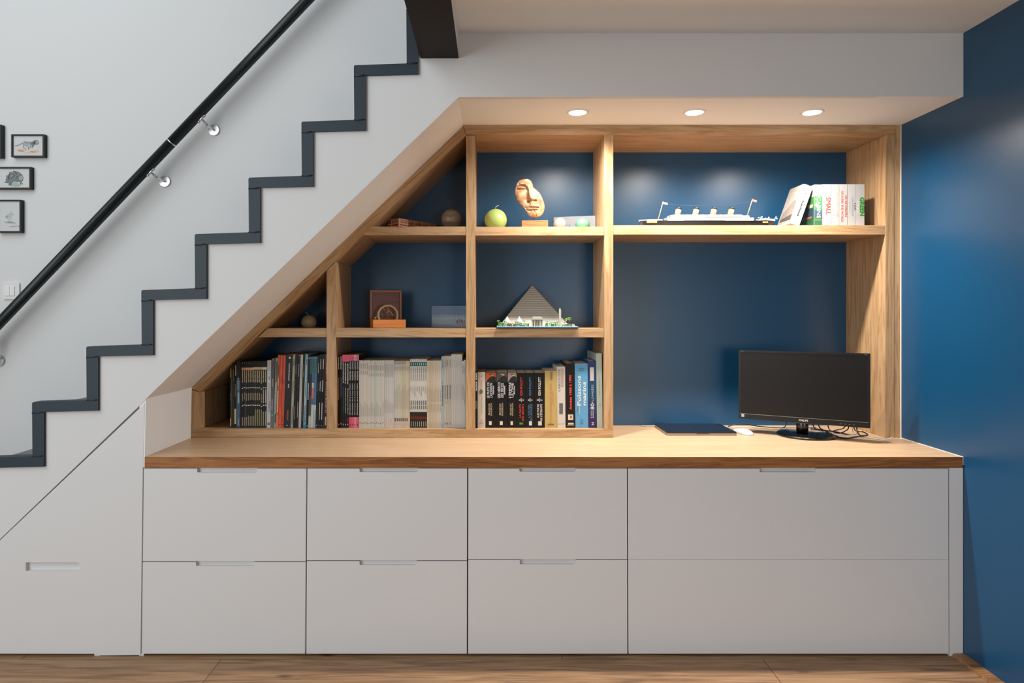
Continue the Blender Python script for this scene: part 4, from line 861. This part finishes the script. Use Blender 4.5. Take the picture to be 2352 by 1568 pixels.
# ------------------------------------------------------------------ painted plaques
def plaque(label, pl, pr, Yl, Yr, z0, ztop, paint, tilt=0.0):
    A_, B_ = Vector((X_(pl, Yl), Yl)), Vector((X_(pr, Yr), Yr)); w = (B_-A_).length; h = ztop - z0
    o = thing('painted_plaque', label, 'plaque', (A_.x, A_.y, z0), math.atan2(B_.y-A_.y, B_.x-A_.x))
    MB().m(M('#969aa2', .7)).prism(rrect(0, w, 0, h, 0.006), 0.0, 0.009).obj('slab', o)
    m = MB(); paint(m, w, h); m.obj('painting', o)
def snow(m, w, h):
    cnt = iter(range(999))
    f = lambda mat, pts, k: m.m(M(mat, .85, spec=.2)).prism([(x*w, z*h) for x, z in pts], -.0001*k-.00001*next(cnt), 0)
    f('#7286a0', [(.01,.54),(.99,.54),(.99,.96),(.97,.99),(.03,.99),(.01,.96)], 1)
    f('#8c99ac', [(.01,.45),(.99,.45),(.99,.56),(.4,.57),(.26,.61),(.14,.58),(.01,.57)], 2)
    f('#98a8b2', [(.01,.14),(.99,.14),(.99,.46),(.3,.47),(.01,.46)], 3)
    f('#7f92a4', [(.03,.01),(.97,.01),(.99,.03),(.99,.12),(.6,.05),(.4,.13),(.2,.09),(.01,.15),(.01,.03)], 4)
    for i in range(26):
        x = random.uniform(.02, .9); z = random.uniform(.04, .55)
        f(random.choice(('#a9b6be', '#6f8294', '#8fa0ac')), [(x, z), (x+.09, z+.006), (x+.05, z+.02)], 5)
    for x, z in ((.58,.33),(.66,.36),(.73,.33)):
        f('#6f5a5e', [(x, z-.14), (x+.045, z-.16), (x+.05, z-.02), (x+.02, z+.02), (x-.01, z)], 6)
        f('#c2b8ae', [(x+.01, z-.12), (x+.03, z-.12), (x+.02, z+.28), (x+.016, z+.28)], 7)
plaque('blue painted plaque of a snowy shore, partly behind the upright', 991.5, 1089, 0.655, 0.61, ZMID, Z_(702.3, 0.655), snow)
def shore(m, w, h):
    cnt = iter(range(999))
    f = lambda mat, pts, k: m.m(M(mat, .85, spec=.2)).prism([(x*w, z*h) for x, z in pts], -.0001*k-.00001*next(cnt), 0)
    f('#979ba3', [(.02,.03),(.98,.03),(.98,.97),(.02,.97)], 1)
    f('#5f82b0', [(.33,.08),(.41,.04),(.425,.25),(.40,.52),(.39,.60),(.36,.45)], 2)
    f('#8fa9c9', [(.34,.04),(.47,.04),(.45,.12),(.37,.12)], 3)
    f('#6f8fb8', [(.84,.06),(.93,.04),(.90,.16),(.86,.28)], 2)
    f('#a9b4c4', [(.03,.05),(.3,.05),(.3,.12),(.03,.16)], 2)
plaque('pale plaque with blue brush marks behind the two small candles', 1271.5, 1367, 0.655, 0.605, ZUP, Z_(495.3, 0.61), shore)

# ------------------------------------------------------------------ model ocean liner
YS_ = 0.47; sS = SCL(YS_)
hx = lambda c: X_(1440 + c/6.533, YS_); hz = lambda c: Z_(430 + c/6.533, YS_) - ZUPR
x00 = hx(1190)
sh = thing('model_ship', 'brick-built model ocean liner, black hull, white decks and four tan funnels', 'model ship', (x00, YS_, ZUPR))
HX = lambda c: hx(c) - x00
HB = M('#14110e', .25, spec=.6); HW = M('#94979a', .45); TAN = M('#c39a6c', .5)
zt_ = hz(512)
def hull(mb, st_):
    rg = []
    for x, hw, zb_, ztop in st_:
        rg.append([mb.bm.verts.new(p) for p in ((x, -hw, ztop), (x, -hw*.93, zb_+(ztop-zb_)*.35), (x, -hw*.6, zb_), (x, hw*.6, zb_), (x, hw*.93, zb_+(ztop-zb_)*.35), (x, hw, ztop))])
    for A_, B_ in zip(rg, rg[1:]):
        for i in range(6): mb._f([A_[i], B_[i], B_[(i+1) % 6], A_[(i+1) % 6]])
    mb._f(rg[0]); mb._f(rg[-1][::-1])
stn = [(HX(186), .003, 0, zt_+.003), (HX(230), .011, 0, zt_+.002), (HX(330), .022, 0, zt_+.001), (HX(520), .030, 0, zt_), (HX(1100), .032, 0, zt_), (HX(1800), .030, 0, zt_), (HX(2000), .026, 0, zt_), (HX(2090), .021, .003, zt_), (HX(2150), .015, .008, zt_), (HX(2198), .006, .013, zt_)]
h_ = MB().m(HB); hull(h_, stn); h_.obj('hull', sh)
m_ = MB().m(M('#8c7440', .35))  # gold reflections in the black hull, put in as coloured strips
for a_, b__ in ((280, 430), (2000, 2080)): m_.box(HX(a_), HX(b__), -.0325 if a_ > 1000 and False else -.026, -.0215, zt_-.010, zt_-.003)
m_.obj('hull_reflection', sh)
def deckpoly(x0, x1, hw, z0, z1, bow=0.0, stern=0.0):
    return [(x0, 0), (x0+bow, -hw), (x1-stern, -hw), (x1, 0), (x1-stern, hw), (x0+bow, hw)], z0, z1
def slab(mb, x0, x1, hw, z0, z1, bow=.01, stern=.01):
    pts, a_, b__ = deckpoly(x0, x1, hw, z0, z1, bow, stern)
    lo2 = [mb.bm.verts.new((x, y, a_)) for x, y in pts]; hi = [mb.bm.verts.new((x, y, b__)) for x, y in pts]
    mb._f(lo2[::-1]); mb._f(hi)
    for i in range(6): mb._f([lo2[i], lo2[(i+1) % 6], hi[(i+1) % 6], hi[i]])
m_ = MB().m(HW); slab(m_, HX(176), HX(515), .026, hz(520), hz(490), .05, .001); m_.obj('foredeck', sh)
m_ = MB().m(HW); slab(m_, HX(550), HX(1895), .031, hz(514), hz(468)); slab(m_, HX(600), HX(1835), .027, hz(468), hz(436)); slab(m_, HX(640), HX(1735), .021, hz(436), hz(421))
m_.m(M('#6b5f54', .6)); m_.box(HX(1155), HX(1690), -.0275, -.0265, hz(464), hz(453))
m_.m(M('#9aa0a4', .6))
for i in range(60): x = 700 + i*19; m_.box(HX(x), HX(x+7), -.0314, -.0305, hz(490), hz(483))
m_.obj('superstructure', sh)
m_ = MB().m(HW); slab(m_, HX(1935), HX(2225), .022, hz(506), hz(478), .02, .04)
for x, z, r in ((1960, 465, .004), (2005, 455, .0045), (2110, 462, .004), (1985, 470, .003), (2060, 470, .003)): m_.sphere((HX(x), -.012, hz(z)), r, 10)
m_.obj('poop_deck', sh)
for c_ in (765, 1032, 1297, 1560):
    b0, b1 = Vector((HX(c_-15), 0, hz(432))), Vector((HX(c_+10), 0, hz(335))); b2 = b1 + (b1-b0)*.30
    fn = MB().m(TAN).tube([b0, b1], 0.0122, 20).obj('funnel', sh)
    MB().m(M('#1b1917', .5)).tube([b1, b2], 0.0122, 20).obj('funnel_top', fn)
for xb, zb2, xt_, ztp in ((466, 495, 541, 215), (1800, 440, 1884, 175)):
    MB().m(TAN).tube([(HX(xb), 0, hz(zb2)), (HX(xt_), 0, hz(ztp))], 0.0024, 8, r1=0.0016).obj('mast', sh)
MB().m(M('#d4d0d4', .6)).prism([(HX(545), hz(222)), (HX(612), hz(235)), (HX(608), hz(262)), (HX(543), hz(248))], -.0008, .0008).obj('flag', sh)
m_ = MB().m(M('#c95c52', .6)).prism([(HX(1886), hz(178)), (HX(1950), hz(196)), (HX(1945), hz(226)), (HX(1880), hz(212))], -.0008, .0008)
m_.m(M('#dccfca', .6)).prism([(HX(1912), hz(192)), (HX(1930), hz(197)), (HX(1928), hz(212)), (HX(1910), hz(207))], -.0011, .0011); m_.obj('flag', sh)
m_ = MB().m(M('#c9d0dc', .6)).prism([(HX(2205), hz(490)), (HX(2212), hz(492)), (HX(2245), hz(438)), (HX(2238), hz(434))], -.001, .001); m_.m(M('#6f8fc9', .6)).prism([(HX(2238), hz(450)), (HX(2262), hz(470)), (HX(2252), hz(485)), (HX(2230), hz(466))], -.0008, .0008); m_.obj('flag', sh)
MB().m(M('#3f5566', .6)).tube(smooth_path([(HX(541), 0, hz(230)), (HX(800), 0, hz(268)), (HX(1200), 0, hz(270)), (HX(1600), 0, hz(255)), (HX(1875), 0, hz(205))], 4), .0004, 5).obj('rigging', sh)
for i, x in enumerate((880, 960, 1120, 1210, 1380, 1460, 1620, 620, 690)):
    MB().m(HW).sphere((HX(x), -.022, hz(430 if x > 700 else 446)), .0036, 10, sx=2.2, sz=.8).obj('lifeboat', sh)

# ------------------------------------------------------------------ pyramid model
gx = lambda c: 1120 + c/10.69
gy = lambda c: 640 + c/10.69
YP0, YP1 = 0.355, 0.655
pyr = thing('model_pyramid', 'brick-built model of a stepped sand-coloured pyramid with trees on its base', 'model', (X_(1234, 0.36), 0.355, ZMID))
px0, px1 = X_(gx(222), 0.36), X_(gx(2232), 0.36); zp0 = ZMID + 0.0005; zp1 = zp0 + 0.0075
rel(MB().m(M('#0b0c0d', .35)).box(px0, px1, YP0, YP1, zp0, zp1-0.003).obj('base_plate'), pyr)
m_ = MB().m(M('#8fb4c4', .3)).box(px0+.001, px1-.001, YP0+.001, YP1-.001, zp1-.003, zp1)
m_.m(M('#a9ccd9', .25))
for i in range(44):
    x = px0 + .005 + i*.0079
    if x < px1-.004: m_.lathe([(.0026, 0), (.0026, .0017), (0, .0017)], (x, YP0+.006, zp1), 10)
rel(m_.obj('water'), pyr)
zc = Z_(gy(190), 0.60); cxp = X_(gx(1110), 0.60); LAY = 17; hb = (px1-px0)/2*.90; PD = 0.165
m1 = MB(); C1, C2 = M('#a8a093', .6), M('#bdb5a8', .6)
for i in range(LAY):
    f0, f1 = i/LAY, (i+1)/LAY; zb3, zt3 = zp1+(zc-zp1)*f0, zp1+(zc-zp1)*f1; zm_ = zb3+(zt3-zb3)*.8
    w0, w1 = hb*(1-f0)+.008*f0, hb*(1-f1)+.008*f1; d0, d1 = PD*(1-f0)+.006*f0, PD*(1-f1)+.006*f1
    yb_ = YP1-.004
    def ring(w, d, z): return [m1.bm.verts.new(p) for p in ((cxp-w, yb_-d, z), (cxp+w, yb_-d, z), (cxp+w, yb_, z), (cxp-w, yb_, z))]
    m1.m(C1); A_, B_ = ring(w0*.992, d0*.992, zb3), ring(w1*1.0, d1*1.0, zm_)
    for q in range(4): m1._f([A_[q], A_[(q+1) % 4], B_[(q+1) % 4], B_[q]])
    m1._f(A_[::-1]); m1._f(B_)
    m1.m(C2); A_, B_ = ring(w1+.0012, d1+.0012, zm_), ring(w1+.0004, d1+.0004, zt3)
    for q in range(4): m1._f([A_[q], A_[(q+1) % 4], B_[(q+1) % 4], B_[q]])
    m1._f(A_[::-1]); m1._f(B_)
rel(m1.obj('stepped_pyramid'), pyr)
rel(MB().m(M('#9a7a54', .5)).box(cxp-.005, cxp+.005, YP1-.012, YP1-.004, zc, zc+.004).obj('capstone'), pyr)
IV = M('#b0aa9c', .5); YG = 0.385
gX = lambda c: X_(gx(c), YG); gZ = lambda c: Z_(gy(c), YG)
m_ = MB().m(IV); m_.box(gX(1075), gX(1360), YG-.012, YG+.02, gZ(1003), gZ(950)); m_.box(gX(1105), gX(1320), YG-.008, YG+.018, gZ(950), gZ(930)); m_.box(gX(1085), gX(1345), YG+.004, YG+.02, zp1, gZ(1003))
for c_ in (1090, 1150, 1285, 1345): m_.box(gX(c_)-.0018, gX(c_)+.0018, YG-.010, YG-.006, zp1, gZ(1003))
m_.m(M('#c98f4a', .5)).box(gX(1195), gX(1235), YG-.004, YG, zp1, gZ(1050)); rel(m_.obj('temple'), pyr)
m_ = MB().m(IV); x = gX(1778); m_.prism([(x-.0048, zp1), (x+.0048, zp1), (x+.0045, gZ(755)), (x, gZ(715)), (x-.0045, gZ(755))], YG, YG+.009); rel(m_.obj('obelisk'), pyr)
for c_, z_ in ((485, 920), (785, 925)):
    x = gX(c_); m_ = MB().m(M('#a6a6a4', .5)); m_.lathe([(.021, 0), (.019, .006), (.0005, gZ(z_)-zp1-.006)], (x, YG+.025, zp1+.006), 4); m_.box(x-.019, x+.019, YG+.006, YG+.044, zp1, zp1+.007); rel(m_.obj('small_pyramid'), pyr)
GR = [M('#4f9a6a', .5), M('#7fbf9a', .5), M('#1f6f52', .5), M('#6fae3c', .5)]
TRK = M('#8c6a48', .6)
random.seed(11)
for c_ in list(range(265, 1010, 52)) + list(range(1430, 1760, 48)):
    x = gX(c_)+random.uniform(-.002, .002); y = YG + random.uniform(-.012, .012); hgt = random.uniform(.012, .024)
    m_ = MB().m(TRK).tube([(x, y, zp1), (x, y, zp1+hgt)], .0011, 6); m_.m(random.choice(GR))
    for a_ in range(5):
        an = a_*1.257+c_; m_.tube([(x, y, zp1+hgt), (x+.0045*math.cos(an), y+.0045*math.sin(an), zp1+hgt+.002), (x+.008*math.cos(an), y+.008*math.sin(an), zp1+hgt-.002)], .0016, 5, r1=.0006)
    rel(m_.obj('palm_tree'), pyr)
m_ = MB()
for i in range(120):
    x = gX(random.choice((random.uniform(270, 1010), random.uniform(1420, 1780), random.uniform(1830, 2140)))); y = YG + random.uniform(-.018, .02); r = random.uniform(.002, .004)
    m_.m(random.choice(GR + [IV])); m_.box(x-r, x+r, y-r, y+r, zp1, zp1+random.uniform(.003, .012))
g_ = rel(m_.obj('undergrowth'), pyr); g_['kind'] = 'stuff'
m_ = MB().m(M('#b4b0a6', .5)); m_.tube([(gX(1880), YG, gZ(1090)), (gX(1960), YG, gZ(985))], .003, 8, r1=.002); m_.box(gX(1830), gX(2140), YG, YG+.012, zp1, gZ(1120)); m_.m(GR[3]); 
for ex, ez in ((2065, 962), (2050, 1010), (1870, 1005), (1990, 950), (1895, 1035), (2020, 1045)): m_.tube([(gX(1958), YG-.001, gZ(985)), (gX((1958+ex)/2), YG-.002, gZ((985+ez)/2-14)), (gX(ex), YG-.002, gZ(ez))], .0020, 6, r1=.0009)
rel(m_.obj('leaning_palm'), pyr)
for c_, z_ in ((560, 1155), (1975, 1135)):
    x = gX(c_); zz0 = max(gZ(z_), zp1+.001); m_ = MB().m(M('#8f3420', .5)); m_.prism([(x-.017, zz0+.003), (x-.012, zz0), (x+.012, zz0), (x+.017, zz0+.003)], YG-.022, YG-.014); m_.prism([(x-.004, zz0+.003), (x+.002, zz0+.003), (x-.001, zz0+.013)], YG-.019, YG-.017); rel(m_.obj('boat'), pyr)

# ------------------------------------------------------------------ boxed sundial compass
vX = lambda c, Y=0.44: X_(840+c/15.68, Y); vZ = lambda c, Y=0.44: Z_(660+c/15.68, Y)
bw = 0.145; bh = Z_(734, 0.42) - ZMID; bd = 0.125
sd = thing('sundial_compass', 'brass sundial compass in an open hinged wooden box', 'compass', (X_(857, 0.415), 0.415, ZMID), math.radians(17))
BW = wood('amber_box_wood', 0, '#d4821f', '#c46f14', '#9c5210', rough=.3, seed=4); RW = wood('red_lid_wood', 0, '#7a2a14', '#5e1c0d', '#3c1008', rough=.35, seed=6); LW = M('#a0561c', .4)
m_ = MB().m(BW); tt = .008
m_.box(0, bw, 0, tt, 0, bh); m_.box(0, bw, bd-tt, bd, 0, bh); m_.box(0, tt, tt, bd-tt, 0, bh); m_.box(bw-tt, bw, tt, bd-tt, 0, bh); m_.box(tt, bw-tt, tt, bd-tt, 0, .005); m_.obj('box', sd, bevel=.0008)
m_ = MB().m(LW); lh = 0.134; y0 = bd - .004; y1 = bd + .016
m_.box(0, tt, y0, y1, bh, bh+lh); m_.box(bw-tt, bw, y0, y1, bh, bh+lh); m_.box(tt, bw-tt, y0, y1, bh+lh-tt, bh+lh); m_.box(tt, bw-tt, y0, y1, bh, bh+.004)
ld = m_.obj('lid', sd); MB().m(RW).box(tt, bw-tt, y1-.005, y1-.0005, bh+.004, bh+lh-tt).obj('lid_panel', ld)
BR = M('#a08a5a', .35, metal=.75); Tt = Matrix.Translation((bw*.50, bd*.42, bh+.020)) @ Matrix.Rotation(math.radians(-4), 4, 'X')
m_ = MB().m(BR); R0, R1 = .047, .0395; NN = 48
for i in range(NN):
    a0, a1 = 2*math.pi*i/NN, 2*math.pi*(i+1)/NN
    zmin = -0.020
    if R0*math.sin((a0+a1)/2) < -.030: continue
    m_.prism([(R0*math.cos(a0), R0*math.sin(a0)), (R0*math.cos(a1), R0*math.sin(a1)), (R1*math.cos(a1), R1*math.sin(a1)), (R1*math.cos(a0), R1*math.sin(a0))], -.0015, .0015, Tt)
m_.obj('hour_ring', sd)
m_ = MB().m(BR)
for p0_, p1_, r in (((0, .038), (0, -.020), .0016), ((.001, .024), (.034, -.010), .0018), ((.002, -.004), (.018, .002), .0012), ((.018, .002), (.022, -.010), .0014), ((-.022, .033), (-.008, .012), .0014), ((-.008, .012), (0, .010), .0014)):
    m_.tube([Tt @ Vector((p0_[0], 0, p0_[1])), Tt @ Vector((p1_[0], 0, p1_[1]))], r, 8)
m_.sphere(Tt @ Vector((-.002, -.003, .012)), .003, 10); m_.obj('gnomon', sd)
MB().m(BR).lathe([(.050, 0), (.050, .004), (.046, .007), (.0, .007)], (bw*.5, bd*.5, .0055), 32).obj('dial_plate', sd)
m_ = MB().m(BR); m_.tube([(bw*.5-.056, bd*.4, bh-.004), (bw*.5-.056, bd*.4, bh+.010)], .003, 8); m_.tube([(bw*.5-.064, bd*.4, bh+.010), (bw*.5-.048, bd*.4, bh+.012)], .0022, 8); m_.obj('adjusting_screw', sd)

#=====DESK=====
# ------------------------------------------------------------------ laptop
lp = thing('laptop', 'closed midnight blue laptop lying on the worktop', 'laptop', (0.773, 0.415, ZT))
lw, ldp = 0.310, 0.222
ALU = M('#a09080', .32, metal=.6); LID = M('#111c2b', .42, spec=.4)
def rplate(x0, x1, y0, y1, r, z0, z1, mb):
    p = rrect(x0, x1, y0, y1, r, 5); a_ = [mb.bm.verts.new((x, y, z0)) for x, y in p]; b__ = [mb.bm.verts.new((x, y, z1)) for x, y in p]
    mb._f(a_[::-1]); mb._f(b__)
    for i in range(len(p)): mb._f([a_[i], a_[(i+1) % len(p)], b__[(i+1) % len(p)], b__[i]])
m_ = MB().m(ALU); rplate(0, lw, 0, ldp, .009, .001, .0105, m_); m_.obj('base', lp, bevel=.001)
m_ = MB().m(LID); rplate(0, lw, 0, ldp, .009, .0108, .0155, m_); ldo = m_.obj('lid', lp, bevel=.001)
m_ = MB().m(M('#55493e', .5)).box(lw*.42, lw*.60, -.0004, .002, .0072, .0104); m_.obj('finger_notch', lp)
m_ = MB().m(M('#04070c', .12, spec=.8)); ap = []
for i in range(40):
    t = 2*math.pi*i/40; r = .0125*(1 - .10*math.cos(2*t)**8 - (.16 if abs(t-math.pi/2) < .25 else 0) - (.08 if abs(t-3*math.pi/2) < .25 else 0))
    x, y = r*math.cos(t)*1.02, r*math.sin(t)
    dd_ = Vector((x-.0145, y-.001)).length
    if dd_ < .006: x = .0145-math.sqrt(max(.006**2-(y-.001)**2, 0))
    ap.append((x, y))
v = [m_.bm.verts.new((lw*.5+x, ldp*.5+y-.002, .01562)) for x, y in ap]; m_._f(v)
v = [m_.bm.verts.new((lw*.5+x, ldp*.5+y-.002, .01562)) for x, y in [(0, .0135), (.003, .0145), (.0065, .0195), (.003, .0185)]]; m_._f(v)
m_.obj('emblem', ldo)

# ------------------------------------------------------------------ mouse
ms = thing('computer_mouse', 'low white wireless mouse beside the closed laptop', 'mouse', (1.130, 0.468, ZT), math.radians(16))
rg = MB().m(M('#c0c0be', .25, spec=.6)); prof = [(1.0, .0), (1.0, .004), (.985, .008), (.93, .0125), (.80, .0165), (.55, .0195), (.25, .0208), (0, .0212)]
n = 36; rr = []
for f_, z in prof[:-1]:
    ring_ = []
    for i in range(n):
        t = 2*math.pi*i/n; cx2, sy2 = math.cos(t), math.sin(t)
        x = .0285*f_*math.copysign(abs(cx2)**.75, cx2); y = .0565*f_*math.copysign(abs(sy2)**.75, sy2)
        ring_.append(rg.bm.verts.new((x, y, z*(1-.25*(y/.0565)**2))))
    rr.append(ring_)
for A_, B_ in zip(rr, rr[1:]):
    for i in range(n): rg._f([A_[i], A_[(i+1) % n], B_[(i+1) % n], B_[i]], True)
rg._f(rr[0][::-1]); tp = rg.bm.verts.new((0, 0, .0212))
for i in range(n): rg._f([rr[-1][i], rr[-1][(i+1) % n], tp], True)
rg.obj('shell', ms)

# ------------------------------------------------------------------ monitor
mo = thing('monitor', 'black widescreen monitor on a round base, turned towards the room', 'monitor', (1.368, 0.410, ZT), math.radians(-29.4))
mw, mz0, mz1 = .5145, Z_(971.5, .364)-ZT, Z_(807.5, .364)-ZT
fy = -.052
MBK = M('#0a0807', .38, spec=.35); SCR = M('#0a0604', .40, spec=.28)
h2 = mw/2
m_ = MB().m(MBK)
m_.box(-h2, h2, fy, fy+.014, mz0, mz0+.024); m_.box(-h2, h2, fy, fy+.014, mz1-.009, mz1); m_.box(-h2, -h2+.011, fy, fy+.014, mz0+.024, mz1-.009); m_.box(h2-.011, h2, fy, fy+.014, mz0+.024, mz1-.009)
fo = m_.obj('frame', mo)
MB().m(SCR).box(-h2+.011, h2-.011, fy+.0015, fy+.012, mz0+.024, mz1-.009).obj('screen', mo)
m_ = MB().m(MBK); m_.box(-h2+.006, h2-.006, fy+.014, fy+.022, mz0+.004, mz1-.004); m_.box(-h2*.62, h2*.62, fy+.022, fy+.046, mz0+.02, mz1-.07); m_.obj('back_shell', mo, bevel=.003)
MB().m(M('#9a948c', .3, metal=.5)).box(-h2+.006, h2-.008, fy-.0006, fy, mz0+.0225, mz0+.0238).obj('silver_line', mo)
m_ = MB().m(M('#bdbab4', .4)); put_text(m_, 'PHILIPS', -.018+.008, .018+.008, mz0+.008, mz0+.0165, fy-.0005, 0, bold=.03); m_.obj('lettering', mo)
m_ = MB().m(M('#6f6c68', .5)); put_text(m_, '223V', -h2+.010, -h2+.021, mz1-.0065, mz1-.003, fy-.0005); put_text(m_, 'LED', h2-.021, h2-.011, mz1-.007, mz1-.0035, fy-.0005)
for i, x in enumerate((.145, .163, .179, .194)): m_.box(x, x+.009 if i == 0 else x+.006, fy-.0005, fy, mz0+.009, mz0+.0105)
m_.obj('small_print', mo)
MB().m(M('#8fa9b5', .4)).box(-h2+.012, -h2+.0245, fy-.0006, fy+.0005, mz0+.0085, mz0+.0215).obj('sticker', mo)
m_ = MB().m(M('#0c0b0a', .22, spec=.6)); m_.lathe([(.020, .0), (.0215, .03), (.022, mz0+.035)], (0.0, 0, .010), 28, sx=1.15, sy=.8); m_.obj('neck', mo)
MB().m(M('#8c857c', .3, metal=.6)).box(-.024, .024, -.020, -.0175, mz0-.006, mz0-.002).obj('neck_trim', mo)
MB().m(M('#0e0d0c', .16, spec=.7, bump=.4)).lathe([(.112, 0), (.119, .002), (.120, .006), (.116, .010), (.09, .013), (.0, .015)], (0.012, 0.01, 0), 56, sx=1.0, sy=.93).obj('base', mo)

# ------------------------------------------------------------------ cables
def Pd(px, py, h=0.0025):
    s = (py-CY)/(EYE-(ZT+h)); return Vector(((px-CX)/s, F/s-DIST, ZT+h))
CB = M('#0b0a09', .4)
def cable(label, pts, r=.0024, mat=CB, group='black cables behind the monitor'):
    o = MB().m(mat).tube(smooth_path(pts, 6), r, 8).obj('cable'); tag(o, label, 'cable', group)
cable('thin black cable lying from the laptop to the monitor foot', [PY(1672, 979, .63), PY(1690, 974.5, .62), PY(1712, 974, .615), PY(1745, 979, .61), PY(1790, 982.5, .60), PY(1838, 983, .60), PY(1875, 982, .60)], .0022)
def up_(px, Y=.50, z=.90): return Vector((X_(px, Y), Y, z))
cable('black cable drooping in a shallow curve just right of the monitor neck', [up_(1860), PY(1868, 977, .50), PY(1882, 985.5, .50), Pd(1906, 990, .012), PY(1922, 987, .46), PY(1942, 977, .45), up_(1950, .42)])
cable('longest black cable, looping furthest forward beside the monitor foot', [up_(1872), PY(1880, 975, .50), Pd(1893, 988, .008), Pd(1911, 997), Pd(1929, 1004.4), Pd(1945, 1006.5), Pd(1966, 1003), Pd(1985, 1000, .008)], .0028)
cable('black cable in a deep curve under the row of screen buttons', [up_(1896), PY(1902, 978, .49), Pd(1913, 990.7, .010), Pd(1929, 994, .010), PY(1942, 989, .43), PY(1950, 978, .42), up_(1956, .40)])
cable('black cable closed in a small tight loop at the desk corner', [up_(1955, .44), PY(1961, 981, .45), Pd(1972, 990.7), Pd(1984, 992), Pd(1993, 998), Pd(1985, 1000.5), Pd(1974, 998, .008), PY(1967.5, 981, .42), up_(1964, .42)], .0026)
cable('straight black cable from the neck towards the tight loop', [Pd(1862, 984.5), Pd(1892, 988, .004), Pd(1922, 992, .006), Pd(1954, 999), Pd(1972, 1000)], .003)
cable('short black cable slanting down to the left of the monitor neck', [up_(1812, .55), PY(1806, 972, .55), PY(1798, 982, .57), Pd(1792, 984)], .002)
WC = M('#c9c6c2', .45)
cable('long white cable running behind the mouse to the corner by the oak panel', [Pd(1680, 979.5), Pd(1745, 982), Pd(1790, 984.6), PY(1815, 985.2, .495), PY(1858, 988.6, .46), PY(1893, 993.6, .43), Pd(1922, 998.5), Pd(1971, 1001), Pd(2003, 1006), Pd(2027, 1009), PY(2040, 1008, .30), PY(2050, 1003.6, .30)], .0024, WC, 'white cables on the worktop')
cable('short white cable hanging from the monitor onto the long white one', [up_(1954, .44), PY(1957, 979, .44), Pd(1961, 993, .008), Pd(1968, 998.5)], .0022, WC, 'white cables on the worktop')
cable('short white cable behind the left end of the laptop', [Pd(1472, 977.5), Pd(1488, 978.5), Pd(1499, 977.5), Pd(1510, 977)], .0022, WC, 'white cables on the worktop')
